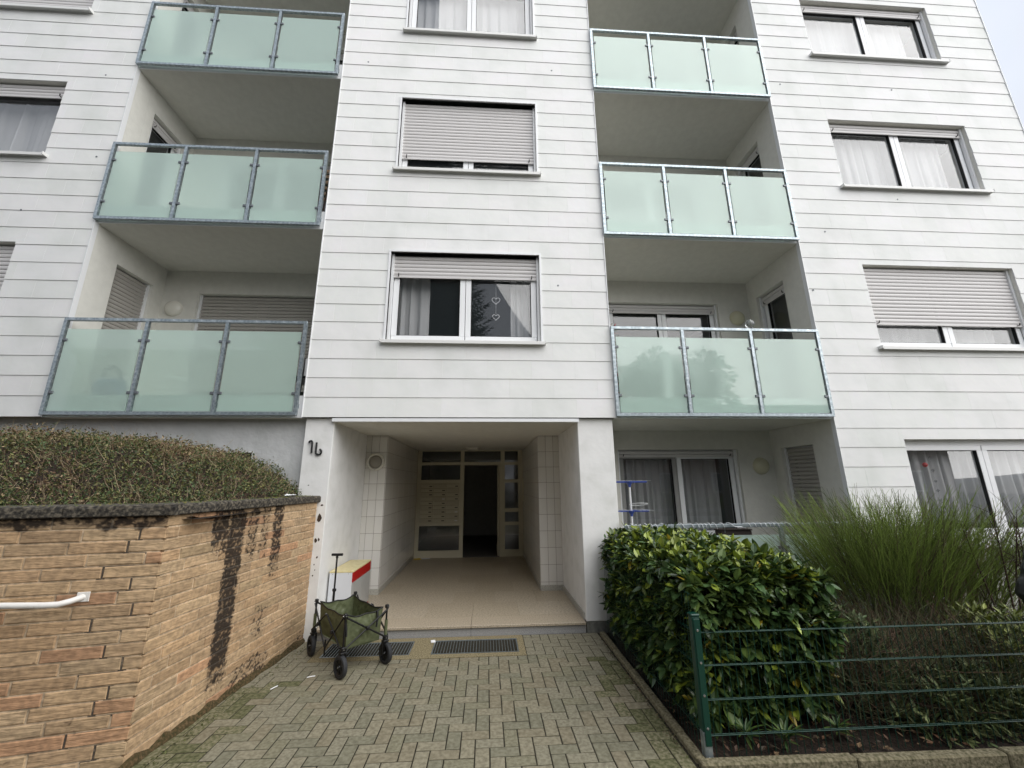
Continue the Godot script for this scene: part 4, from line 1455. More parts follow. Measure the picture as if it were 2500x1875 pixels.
func make_laurel() -> void:
	var o := thing("laurel_hedge", "clipped cherry laurel hedge with large glossy leaves behind the green corner post", "hedge")
	# stems
	for i in 14:
		var x := rng.randf_range(1.7, 2.4)
		var z := rng.randf_range(0.2, 2.0)
		part(o, "stem", tubem([Vector3(x, -0.05, z), Vector3(x + rng.randf_range(-0.1, 0.1), 0.5, z), Vector3(x + rng.randf_range(-0.2, 0.2), 0.95, z + rng.randf_range(-0.15, 0.15))], 0.014, 0.006, 6), M.bark)
	var shapes := [leaf_mesh(0.10, 0.05, 0.25, 0.022, 4), leaf_mesh(0.088, 0.046, 0.3, 0.03, 4), leaf_mesh(0.07, 0.036, 0.2, 0.01, 4)]
	var lists := [[], [], []]
	var cols := [[], [], []]
	var nz := fnoise(101, 1.5, 3)
	var sprig := func(p: Vector3, out: Vector3, young: float, spread: float, num: int):
		var ax := toward(out, rng.randf_range(0, TAU), 1.0)
		for k in num:
			var a := TAU * k * 0.382 + rng.randf_range(-0.3, 0.3)
			var tilt := rng.randf_range(0.35, 1.25) * spread
			var d: Vector3 = ax * Vector3(cos(a) * sin(tilt), sin(a) * sin(tilt), cos(tilt))
			d.y -= 0.12
			var sh := rng.randi_range(0, 2)
			var sc := rng.randf_range(0.75, 1.25)
			lists[sh].append(Transform3D(toward(d, rng.randf_range(-0.5, 0.5), sc), p + out * rng.randf_range(-0.05, 0.02)))
			var b := rng.randf_range(0.65, 1.25)
			if rng.randf() < young: cols[sh].append(Color(0.25 * b, 0.31 * b, 0.04 * b))
			elif rng.randf() < 0.015: cols[sh].append(Color(0.36 * b, 0.27 * b, 0.03 * b))
			else: cols[sh].append(Color(0.05 * b, 0.095 * b, 0.03 * b) if rng.randf() < 0.6 else Color(0.095 * b, 0.145 * b, 0.035 * b))
	# side to the path, front, top, far side
	for i in 900:
		var y := rng.randf_range(0.12, 1.07)
		var z := rng.randf_range(0.02, 2.16)
		var x := 1.44 + 0.11 * nz.get_noise_2d(y * 2, z * 2) + (0.0 if y > 0.35 else (0.35 - y) * 0.2) + rng.randf_range(0.0, 0.12)
		sprig.call(Vector3(x, y, z), Vector3(-1, rng.randf_range(-0.2, 0.6), rng.randf_range(-0.4, 0.5)).normalized(), 0.10, 1.0, 6)
	for i in 520:
		var y := rng.randf_range(0.12, 1.05)
		var x := rng.randf_range(1.5, 2.52)
		var z := 2.19 - 0.14 * smoothstep(0.8, 0.2, y) + 0.10 * nz.get_noise_2d(y * 2, x * 2) - rng.randf_range(0.0, 0.12)
		sprig.call(Vector3(x, y, z), Vector3(rng.randf_range(-0.4, 0.4), rng.randf_range(-0.3, 0.5), 1).normalized(), 0.05, 1.0, 6)
	for i in 1150:
		var x := rng.randf_range(1.5, 2.58)
		var z := rng.randf_range(0.0, 2.12)
		var rim := minf(minf(x - 1.46, 2.62 - x), minf(2.2 - z, 0.3))
		var y := 1.0 + 0.13 * smoothstep(0.0, 0.3, rim) + 0.10 * nz.get_noise_2d(x * 3, z * 3) + rng.randf_range(-0.08, 0.03)
		sprig.call(Vector3(x, y, z), Vector3(rng.randf_range(-0.5, 0.5), 1, rng.randf_range(-0.3, 0.6)).normalized(), 0.4, 0.9, 6)
	for i in 420:
		var y := rng.randf_range(0.15, 1.05)
		var z := rng.randf_range(0.02, 2.1)
		sprig.call(Vector3(2.56 - rng.randf_range(0, 0.12), y, z), Vector3(1, rng.randf_range(-0.2, 0.6), rng.randf_range(-0.4, 0.5)).normalized(), 0.08, 1.0, 6)
	# leaves all through the inside
	for i in 700:
		sprig.call(Vector3(rng.randf_range(1.55, 2.45), rng.randf_range(0.1, 1.0), rng.randf_range(0.1, 2.05)), Vector3(rng.randfn(), rng.randfn() * 0.5 + 0.3, rng.randfn()).normalized(), 0.05, 1.2, 7)
	# shoot that sticks out by the wall end
	for p in [Vector3(1.47, 1.06, 0.06), Vector3(1.5, 1.14, 0.25), Vector3(2.25, 1.19, 0.3), Vector3(1.95, 1.2, 0.2)]:
		sprig.call(p, Vector3(-0.2, 1, 0.1).normalized(), 0.2, 1.1, 9)
	# the nearest leaves are objects of their own, the others one mass
	var eye := Vector3(0, 1.739, 5.283)
	var near := []
	for k in 3:
		for i in lists[k].size():
			var p: Vector3 = lists[k][i].origin
			var hidden := 0.0 if (p.z > 2.0 or p.y > 0.98 or p.x < 1.52) else 9.0
			near.append([p.distance_to(eye) + hidden, k, i])
	near.sort_custom(func(p, q): return p[0] < q[0])
	var single := {}
	var tone := {}
	for i in 300:
		var e: Array = near[i]
		single[Vector2i(e[1], e[2])] = true
		var c: Color = cols[e[1]][e[2]]
		var key := Vector3i(int(c.r * 90), int(c.g * 90), 0)
		if not tone.has(key):
			var q: StandardMaterial3D = plain(c.linear_to_srgb(), 0.38)
			q.backlight_enabled = true
			q.backlight = Color(0.12, 0.16, 0.04)
			tone[key] = q
		part(o, "leaf", shapes[e[1]], tone[key], lists[e[1]][e[2]])
	for k in 3:
		var xs := []; var cs := []
		for i in lists[k].size():
			if not single.has(Vector2i(k, i)):
				xs.append(lists[k][i]); cs.append(cols[k][i])
		copies(o, "foliage", shapes[k], M.leaf, xs, cs)

func make_broom(o: Node, centre: Vector3, n: int, radius: float, tall: float, lean: Vector3) -> void:
	# woody base
	for i in 26:
		var a := rng.randf_range(0, TAU)
		var r := rng.randf_range(0.15, 0.5) * radius
		var p := centre + Vector3(cos(a) * 0.08, -0.05, sin(a) * 0.08)
		part(o, "branch", tubem([p, p + Vector3(cos(a) * r * 0.5, 0.3, sin(a) * r * 0.5), p + Vector3(cos(a) * r * 1.2, tall * 0.5, sin(a) * r * 1.2)], 0.013, 0.005, 6), M.bark)
	var sm := MB.new()
	sm.tube([Vector3.ZERO, Vector3(0.01, 0.25, 0.01), Vector3(-0.008, 0.5, 0.025), Vector3(0.006, 0.75, 0.045), Vector3(0, 1.0, 0.06)], 0.0046, 0.0015, 4, false)
	for k in 7:
		var y := 0.2 + k * 0.1
		var z := 0.06 * y * y
		var d := Vector3(0.06 if k % 2 else -0.06, 0.16, 0.03)
		sm.tube([Vector3(0, y, z), Vector3(0, y, z) + d * 0.6 + Vector3(0, 0.02, 0), Vector3(0, y, z) + d * 1.3], 0.0026, 0.0013, 3, false)
	var mesh := sm.mesh()
	var xs := []; var cs := []
	var nz := fnoise(111, 1.1, 2)
	for i in n:
		var a := rng.randf_range(0, TAU)
		var f := pow(rng.randf(), 0.6)
		var out := Vector3(cos(a), 0, sin(a)) * f
		var p := centre + out * radius * 0.8 + Vector3(0, tall * rng.randf_range(0.22, 0.56), 0)
		var d := Vector3(out.x * 0.5, 1.0, out.z * 0.5) + lean + Vector3(rng.randf_range(-0.28, 0.28), 0, rng.randf_range(-0.28, 0.28))
		var zz := d.normalized()
		var side := zz.cross(Vector3(out.x + 0.01, 0, out.z)).normalized()
		if side.length() < 0.1: side = Vector3.RIGHT
		var bs := Basis(side, zz, side.cross(zz)).scaled_local(Vector3.ONE * tall * rng.randf_range(0.28, 0.52))
		xs.append(Transform3D(bs, p))
		var k := rng.randf_range(0.45, 1.7)
		if rng.randf() < 0.85: cs.append(Color(0.14 * k, 0.195 * k, 0.035 * k))
		else: cs.append(Color(0.10 * k, 0.085 * k, 0.04 * k))
	copies(o, "green_stems", mesh, M.stem, xs, cs)
	xs = []; cs = []
	for i in n / 2:
		var a := rng.randf_range(0, TAU)
		var f := sqrt(rng.randf())
		var p := centre + Vector3(cos(a) * f * radius * 0.75, rng.randf_range(0.05, tall * 0.42), sin(a) * f * radius * 0.75)
		var bs := Basis.from_euler(Vector3(rng.randf_range(-0.9, 0.9), rng.randf_range(0, TAU), rng.randf_range(-0.9, 0.9))).scaled_local(Vector3.ONE * tall * rng.randf_range(0.15, 0.3))
		xs.append(Transform3D(bs, p))
		var k := rng.randf_range(0.5, 1.3)
		cs.append([Color(0.12 * k, 0.068 * k, 0.04 * k), Color(0.10 * k, 0.08 * k, 0.042 * k), Color(0.08 * k, 0.095 * k, 0.035 * k)][rng.randi_range(0, 2)])
	copies(o, "dry_stems", mesh, M.stem, xs, cs)

func leafy_shrub(o: Node, centre: Vector3, size: Vector3, n: int, lm: Mesh, dark: Color, light: Color) -> void:
	for i in 10:
		var a := rng.randf_range(0, TAU)
		part(o, "branch", tubem([Vector3(centre.x, -0.05, centre.z), centre + Vector3(cos(a) * size.x * 0.3, -size.y * 0.2, sin(a) * size.z * 0.3), centre + Vector3(cos(a) * size.x * 0.7, size.y * rng.randf_range(0.1, 0.6), sin(a) * size.z * 0.7)], 0.009, 0.003, 5), M.bark)
	var xs := []; var cs := []
	var nz := fnoise(121, 2.0, 3)
	var tips := []
	for i in n / 9:
		var d := Vector3(rng.randfn(), rng.randfn() * 0.9 + 0.3, rng.randfn()).normalized()
		var r := 0.55 + 0.45 * pow(rng.randf(), 0.5) + 0.16 * nz.get_noise_3dv(d * 2.0)
		tips.append([centre + d * size * r, d])
	for t in tips:
		for k in 9:
			var a := k * 2.4 + rng.randf_range(-0.4, 0.4)
			var ax := toward(t[1] + Vector3(0, 0.8, 0), 0.0, 1.0)
			var tilt := rng.randf_range(0.4, 1.2)
			var d: Vector3 = ax * Vector3(cos(a) * sin(tilt), sin(a) * sin(tilt), cos(tilt))
			var p: Vector3 = t[0] + ax.z * rng.randf_range(-0.09, 0.02)
			if p.y < 0.0: p.y = rng.randf_range(0.0, 0.05)
			if p.z > 2.235: p.z = 2.2
			xs.append(Transform3D(toward(d, rng.randf_range(-0.5, 0.5), rng.randf_range(0.7, 1.25)), p))
			var b := rng.randf_range(0.65, 1.25)
			var c := dark.lerp(light, pow(rng.randf(), 2.0))
			cs.append(Color(c.r * b, c.g * b, c.b * b))
	copies(o, "foliage", lm, M.leaf_matt, xs, cs)

func make_garden() -> void:
	var o := thing("broom_shrub", "tall feathery broom shrub with thin green upright stems behind the fence", "shrub")
	make_broom(o, Vector3(4.05, 0, 1.0), 950, 0.66, 1.66, Vector3(-0.06, 0, 0))
	o = thing("broom_shrub", "second feathery broom shrub leaning towards the ground-floor window", "shrub")
	make_broom(o, Vector3(4.8, 0, 0.95), 800, 0.7, 1.6, Vector3(0.12, 0, 0.02))
	# low narrow-leaved shrubs behind the fence
	var lm := leaf_mesh(0.065, 0.02, 0.2, 0.008, 3)
	o = thing("narrow_leaved_shrub", "grey-green narrow-leaved low shrub pressed against the fence below the broom", "shrub")
	leafy_shrub(o, Vector3(3.5, 0.14, 2.0), Vector3(0.62, 0.26, 0.32), 3600, lm, Color(0.085, 0.12, 0.04), Color(0.26, 0.29, 0.12))
	o = thing("narrow_leaved_shrub", "yellow-green narrow-leaved shrub behind the fence beside the person", "shrub")
	leafy_shrub(o, Vector3(4.25, 0.34, 1.8), Vector3(0.55, 0.36, 0.42), 3600, lm, Color(0.08, 0.11, 0.025), Color(0.26, 0.29, 0.06))
	o = thing("narrow_leaved_shrub", "dark green narrow-leaved bush between the laurel hedge and the broom", "shrub")
	leafy_shrub(o, Vector3(2.95, 0.34, 1.6), Vector3(0.42, 0.36, 0.42), 2700, lm, Color(0.06, 0.095, 0.03), Color(0.15, 0.19, 0.06))
	# dark tangle of dry twigs between laurel and broom
	o = thing("dry_shrub", "dark tangle of brown dry twigs between the laurel hedge and the broom", "shrub")
	var tw := MB.new()
	tw.tube([Vector3.ZERO, Vector3(0.03, 0.12, 0.02), Vector3(-0.02, 0.25, 0.05), Vector3(0.03, 0.4, 0.05)], 0.003, 0.001, 4, false)
	tw.tube([Vector3(0.01, 0.13, 0.03), Vector3(0.08, 0.22, 0.0), Vector3(0.12, 0.33, -0.03)], 0.002, 0.0008, 3, false)
	var tm := tw.mesh()
	var xs := []; var cs := []
	for i in 3400:
		var x := rng.randf_range(2.45, 4.4)
		var z := rng.randf_range(0.9, 2.15)
		var bs := Basis.from_euler(Vector3(rng.randf_range(-1.0, 1.0), rng.randf_range(0, TAU), rng.randf_range(-1.0, 1.0))).scaled_local(Vector3.ONE * rng.randf_range(0.5, 1.1))
		xs.append(Transform3D(bs, Vector3(x, rng.randf_range(-0.02, 0.5), z)))
		var k := rng.randf_range(0.4, 1.3)
		cs.append(Color(0.115 * k, 0.07 * k, 0.042 * k) if rng.randf() < 0.5 else Color(0.085 * k, 0.10 * k, 0.04 * k))
	copies(o, "twigs", tm, M.stem, xs, cs)
	for i in 8:
		var x := rng.randf_range(2.7, 4.2)
		part(o, "stem", tubem([Vector3(x, -0.05, 1.5), Vector3(x + 0.1, 0.3, 1.5), Vector3(x + rng.randf_range(-0.2, 0.2), 0.6, 1.55)], 0.01, 0.004, 5), M.bark)
	# bare-twigged shrub by the right window
	o = thing("bare_shrub", "leafless shrub with thin grey branches in front of the ground-floor window", "shrub")
	var base := Vector3(4.85, 0, 1.45)
	for i in 12:
		var a := rng.randf_range(0, TAU)
		var tip := base + Vector3(cos(a) * rng.randf_range(0.1, 0.55), rng.randf_range(1.0, 1.6), sin(a) * 0.35)
		var mid := base.lerp(tip, 0.55) + Vector3(rng.randf_range(-0.08, 0.08), 0.08, 0)
		var q := MB.new()
		q.tube([base + Vector3(cos(a) * 0.04, -0.05, 0), mid, tip], 0.011, 0.002, 5, false)
		for k in 7:
			var p := mid.lerp(tip, k / 7.0)
			var d := Vector3(rng.randf_range(-0.25, 0.25), rng.randf_range(0.08, 0.28), rng.randf_range(-0.2, 0.2))
			q.tube([p, p + d * 0.5 + Vector3(0.02, 0, 0), p + d], 0.003, 0.0012, 4, false)
		part(o, "branch", q.mesh(), M.bark)
	# clumps with strap-like leaves at the foot of the fence
	var sl := leaf_mesh(0.16, 0.022, 0.2, 0.05, 4)
	var k2 := 0
	for q in [[2.02, 2.19, 1.0, "fresh green rosette plant with strap leaves growing through the fence foot"], [1.78, 2.13, 0.95, "strap-leaved plant under the laurel beside the corner post"], [2.45, 2.12, 0.75, "small strap-leaved plant under the laurel hedge end"]]:
		var p := thing("rosette_plant", q[3], "plant", Vector3(q[0], 0, q[1]), 0.0, "rosette plants along the fence foot")
		var cm := MB.new()
		cm.tube([Vector3(0, -0.03, 0), Vector3(0, 0.08, 0)], 0.012, 0.008, 6)
		part(p, "crown", cm.mesh(), M.bark)
		for lv in 30:
			var a := lv * 2.4
			var up := rng.randf_range(0.25, 1.4)
			var mt := plain(lin(0.06 + rng.randf() * 0.07, 0.12 + rng.randf() * 0.07, 0.03), 0.5)
			part(p, "leaf", sl, M["strap%d" % (lv % 4)] if M.has("strap0") else strap_mats(lv), Transform3D(toward(Vector3(cos(a), up, sin(a)), rng.randf_range(-0.3, 0.3), q[2] * rng.randf_range(0.6, 1.05)), Vector3(0, 0.04 + 0.05 * rng.randf(), 0)))
		k2 += 1
	# fallen leaves on the soil
	xs = []; cs = []
	var fm := leaf_mesh(0.06, 0.028, -0.2, 0.01, 2)
	for i in 1500:
		var x := rng.randf_range(1.46, 5.5)
		var z := rng.randf_range(1.0, 2.27)
		xs.append(Transform3D(toward(Vector3(rng.randf_range(-1, 1), rng.randf_range(-0.2, 0.4), rng.randf_range(-1, 1)), rng.randf_range(-0.6, 0.6), rng.randf_range(0.5, 1.1)), Vector3(x, 0.025, z)))
		var k := rng.randf_range(0.5, 1.4)
		cs.append([Color(0.12 * k, 0.06 * k, 0.03 * k), Color(0.2 * k, 0.13 * k, 0.07 * k), Color(0.07 * k, 0.05 * k, 0.03 * k)][rng.randi_range(0, 2)])
	var litter := copies(self, "leaf_litter", fm, M.leaf_matt, xs, cs)
	tag(litter, "brown fallen leaves scattered over the garden soil", "leaves")
	# weeds and moss tufts along the path edge
	xs = []; cs = []
	for i in 900:
		var left := rng.randf() < 0.45
		var z := rng.randf_range(0.1, 2.25)
		var x := (-2.245 + 0.09 * (2.08 - z) + 0.05 + absf(rng.randfn()) * 0.05) if left else 1.335 - absf(rng.randfn()) * 0.025
		xs.append(Transform3D(toward(Vector3(rng.randf_range(-1, 1), rng.randf_range(0.3, 1.2), rng.randf_range(-1, 1)), 0.0, rng.randf_range(0.10, 0.42)), Vector3(x, -0.004, z)))
		var k := rng.randf_range(0.5, 1.3)
		cs.append(Color(0.09 * k, 0.10 * k, 0.025 * k) if left else [Color(0.09 * k, 0.10 * k, 0.03 * k), Color(0.15 * k, 0.10 * k, 0.055 * k)][rng.randi_range(0, 1)])
	var weeds := copies(self, "path_weeds", fm, M.leaf_matt, xs, cs)
	tag(weeds, "tiny moss tufts and leaf scraps along the path edges", "weeds")

func strap_mats(_i: int) -> StandardMaterial3D:
	var cs := [lin(0.07, 0.13, 0.03), lin(0.10, 0.17, 0.035), lin(0.05, 0.10, 0.03), lin(0.13, 0.19, 0.05)]
	for k in 4:
		M["strap%d" % k] = plain(cs[k], 0.5)
	return M.strap0

# ------------------------------------------------------------------ folding wagon
func make_wagon() -> void:
	var near := Vector3(-1.335, 0, 0.905)
	var right := Vector3(-1.015, 0, 0.625)
	var left := Vector3(-1.835, 0, 0.345)
	var bx := (right - near).normalized()
	var W := 0.43
	var L := 0.745
	var o := thing("folding_wagon", "olive green folding wagon with black frame parked before the step", "wagon", near)
	o.transform.basis = Basis(bx, Vector3.UP, bx.cross(Vector3.UP))
	var corners := [Vector3(0, 0, 0), Vector3(W, 0, 0), Vector3(W, 0, -L), Vector3(0, 0, -L)]
	var R := 0.098
	for i in 4:
		var p: Vector3 = corners[i]
		var sx := -1.0 if p.x < 0.1 else 1.0
		# wheel: axle along x
		var wheel := hub(o, "wheel", Transform3D(Basis(Vector3.UP, [0.12, 0.1, 0.0, -0.08][i]) * Basis(Vector3(0, 0, 1), PI / 2), p + Vector3(sx * 0.012, R, 0)))
		var ty := MB.new()
		ty.lathe([Vector2(0.066, -0.021), Vector2(0.086, -0.022), Vector2(0.095, -0.017), Vector2(R, -0.006), Vector2(R, 0.006), Vector2(0.095, 0.017), Vector2(0.086, 0.022), Vector2(0.066, 0.021), Vector2(0.066, -0.021)], 28)
		part(wheel, "tyre", ty.mesh(), M.rubber)
		var rm := MB.new()
		rm.lathe([Vector2(0.0, -0.016), Vector2(0.016, -0.018), Vector2(0.02, -0.008), Vector2(0.055, -0.006), Vector2(0.066, -0.018), Vector2(0.066, 0.018), Vector2(0.055, 0.006), Vector2(0.02, 0.008), Vector2(0.016, 0.018), Vector2(0.0, 0.016)], 24)
		for k in 6:
			var a := TAU * k / 6.0
			rm.xf = Transform3D(Basis(Vector3.UP, a), Vector3.ZERO)
			rm.box(0.016, 0.06, -0.012, 0.012, -0.005, 0.005)
			rm.xf = Transform3D()
		part(wheel, "rim", rm.mesh(), M.rim)
		var ax := MB.new()
		ax.lathe([Vector2(0.006, -0.026), Vector2(0.006, 0.026), Vector2(0.0, 0.027)], 10)
		part(wheel, "axle", ax.mesh(), M.steel)
		var fk := MB.new()
		fk.cbox(p.x - sx * 0.028 - 0.006, p.x - sx * 0.028 + 0.006, R - 0.015, 0.215, p.z - 0.016, p.z + 0.016, 0.003)
		fk.cbox(p.x - 0.03, p.x + 0.03, 0.2, 0.218, p.z - 0.026, p.z + 0.026, 0.004)
		part(o, "fork", fk.mesh(), M.black_plastic)
		var hb := MB.new()
		hb.cbox(p.x - 0.022, p.x + 0.022, 0.219, 0.258, p.z - 0.022, p.z + 0.022, 0.006)
		hb.tube([p + Vector3(-0.026 * sx, 0.238, 0.0), p + Vector3(0.024 * sx, 0.238, 0.0)], 0.008, 0.008, 8)
		part(o, "corner_block", hb.mesh(), M.black_plastic)
		part(o, "corner_post", tubem([p + Vector3(0, 0.25, 0), p + Vector3(0, 0.535, 0)], 0.0095, -1.0, 10), M.black_metal)
		var cap := MB.new()
		cap.cbox(p.x - 0.017, p.x + 0.017, 0.508, 0.542, p.z - 0.017, p.z + 0.017, 0.006)
		part(o, "corner_cap", cap.mesh(), M.black_plastic)
		var rv := MB.new()
		for y in [0.238, 0.522]:
			for d in [[Vector3(0, 0, 0.0), Vector3(0, 0, 0.024 if p.z > -0.1 else -0.024)], [Vector3.ZERO, Vector3(sx * 0.024, 0, 0)]]:
				rv.tube([p + Vector3(0, y, 0), p + Vector3(0, y, 0) + d[1]], 0.005, 0.005, 8)
		part(o, "rivet", rv.mesh(), M.steel)
	# fabric basket: four walls and a floor as one sheet of cloth each
	var nz := fnoise(131, 2.2, 3)
	var ins := 0.03
	var top := [Vector3(ins, 0.515, -ins), Vector3(W - ins, 0.515, -ins), Vector3(W - ins, 0.515, -L + ins), Vector3(ins, 0.515, -L + ins)]
	var bot := [Vector3(ins + 0.015, 0.215, -ins - 0.015), Vector3(W - ins - 0.015, 0.215, -ins - 0.015), Vector3(W - ins - 0.015, 0.215, -L + ins + 0.015), Vector3(ins + 0.015, 0.215, -L + ins + 0.015)]
	var rim_pts := []
	for i in 4:
		var j := (i + 1) % 4
		var nc := 17
		var nr := 11
		var cen := Vector3(W / 2, 0, -L / 2)
		var outn: Vector3 = ((top[i] + top[j]) / 2.0 - cen)
		outn.y = 0
		outn = outn.normalized()
		var g := []
		for r in nr:
			var row := []
			var t := float(r) / (nr - 1)
			for c in nc:
				var u := float(c) / (nc - 1)
				var a: Vector3 = top[i].lerp(top[j], u)
				a.y -= 0.035 * sin(PI * u) + (0.012 * sin(u * 9.0) * sin(PI * u))
				var b: Vector3 = bot[i].lerp(bot[j], u)
				b.y += 0.012 * sin(PI * u)
				var p := a.lerp(b, t)
				var edge := sin(PI * u)
				var wr := 0.028 * nz.get_noise_2d(u * 4.0 + i * 5.0, t * 1.6 + i) + 0.010 * nz.get_noise_2d(u * 12.0 + i * 9.0, t * 4.0)
				p += outn * (wr * edge * (0.25 + 0.75 * sin(PI * t)) + 0.012 * sin(PI * t) * edge)
				row.append(p)
				if r == 0: rim_pts.append(p + Vector3(0, 0.002, 0))
			g.append(row)
		var s := MB.new()
		s.sheet(g)
		part(o, "cloth_side", s.mesh(), M.fabric)
	rim_pts.append(rim_pts[0])
	part(o, "rim_piping", tubem(rim_pts, 0.0065, -1.0, 6), M.black_plastic)
	var fl := []
	for r in 9:
		var row := []
		for c in 7:
			var a: Vector3 = bot[0].lerp(bot[1], c / 6.0)
			var b: Vector3 = bot[3].lerp(bot[2], c / 6.0)
			var p := a.lerp(b, r / 8.0)
			p.y += 0.01 * nz.get_noise_2d(c * 0.7, r * 0.7)
			row.append(p)
		fl.append(row)
	var fs := MB.new()
	fs.sheet(fl, true)
	part(o, "cloth_floor", fs.mesh(), M.fabric)
	# inner corner fold and hanging straps
	for q in [[Vector3(W * 0.78, 0.50, -0.02), Vector3(W * 0.74, 0.36, 0.012)], [Vector3(0.008, 0.50, -0.03), Vector3(0.02, 0.34, 0.004)]]:
		var st := MB.new()
		var a: Vector3 = q[0]
		var b: Vector3 = q[1]
		st.xf = Transform3D(Basis(), Vector3.ZERO)
		st.tube([a, a.lerp(b, 0.5) + Vector3(0.004, 0, 0.006), b], 0.011, 0.009, 6)
		part(o, "strap", st.mesh(), M.black_plastic)
	# cross bars
	var bars := []
	bars.append([Vector3(0.01, 0.505, 0.018), Vector3(W - 0.01, 0.25, 0.018)])
	bars.append([Vector3(W - 0.01, 0.505, 0.03), Vector3(0.01, 0.25, 0.03)])
	bars.append([Vector3(0.01, 0.505, -L - 0.018), Vector3(W - 0.01, 0.25, -L - 0.018)])
	bars.append([Vector3(W - 0.01, 0.505, -L - 0.03), Vector3(0.01, 0.25, -L - 0.03)])
	for x in [-0.018, W + 0.018]:
		var d := -0.010 if x < 0 else 0.010
		bars.append([Vector3(x, 0.505, -0.01), Vector3(x, 0.17, -L * 0.5)])
		bars.append([Vector3(x + d, 0.25, -0.01), Vector3(x + d, 0.47, -L * 0.5)])
		bars.append([Vector3(x, 0.505, -L + 0.01), Vector3(x, 0.17, -L * 0.5 - 0.02)])
		bars.append([Vector3(x + d, 0.25, -L + 0.01), Vector3(x + d, 0.47, -L * 0.5 - 0.02)])
	for q in bars:
		part(o, "cross_bar", tubem([q[0], q[1]], 0.0085, -1.0, 8), M.black_metal)
	# pivot at the middle of each X
	for q in [Vector3(W / 2, 0.378, 0.036), Vector3(-0.036, 0.35, -L * 0.27), Vector3(-0.036, 0.35, -L * 0.73)]:
		part(o, "pivot", bm(q.x - 0.016, q.x + 0.016, q.y - 0.016, q.y + 0.016, q.z - 0.016, q.z + 0.016, 0.005), M.black_plastic)
	part(o, "centre_foot", tubem([Vector3(-0.02, 0.24, -L * 0.5), Vector3(-0.02, 0.10, -L * 0.5)], 0.008, -1.0, 8), M.black_plastic)
	# cloth sleeves on two posts
	for p in [corners[1], corners[3]]:
		part(o, "post_sleeve", tubem([p + Vector3(0, 0.265, 0), p + Vector3(0, 0.40, 0)], 0.016, -1.0, 10), M.fabric)
	# pull handle at the far end
	var hx := W * 0.46
	var hd := hub(o, "handle")
	part(hd, "shaft", tubem([Vector3(hx, 0.24, -L - 0.045), Vector3(hx, 0.60, -L - 0.045)], 0.013, -1.0, 10), M.black_metal)
	part(hd, "upper_shaft", tubem([Vector3(hx, 0.59, -L - 0.045), Vector3(hx, 0.945, -L - 0.045)], 0.0095, -1.0, 10), M.black_metal)
	part(hd, "collar", bm(hx - 0.018, hx + 0.018, 0.575, 0.605, -L - 0.063, -L - 0.027, 0.005), M.black_plastic)
	var gp := MB.new()
	var ca := Vector3(0.72, 0, 0.69)
	var gc := Vector3(hx, 0.962, -L - 0.045)
	gp.tube([gc - ca * 0.062, gc - ca * 0.05, gc + ca * 0.05, gc + ca * 0.062], 0.0145, 0.0145, 10)
	gp.tube([gc + Vector3(0, -0.035, 0), gc], 0.014, 0.012, 10)
	part(hd, "grip", gp.mesh(), M.black_plastic)

# ------------------------------------------------------------------ small things round the entrance
func dome(r: float, depth: float) -> ArrayMesh:
	# axis along +z
	var s := MB.new()
	s.xf = Transform3D(Basis(Vector3.RIGHT, PI / 2), Vector3.ZERO)
	var p := []
	for i in 9:
		var a := PI / 2 * i / 8.0
		p.append(Vector2(r * cos(a), depth * sin(a)))
	s.lathe(p, 28)
	return s.mesh()

func ring(r0: float, r1: float, d: float) -> ArrayMesh:
	var s := MB.new()
	s.xf = Transform3D(Basis(Vector3.RIGHT, PI / 2), Vector3.ZERO)
	s.lathe([Vector2(r1, 0.0), Vector2(r1, d * 0.7), Vector2(lerpf(r0, r1, 0.7), d), Vector2(lerpf(r0, r1, 0.3), d), Vector2(r0, d * 0.7), Vector2(r0, 0.0)], 30)
	return s.mesh()

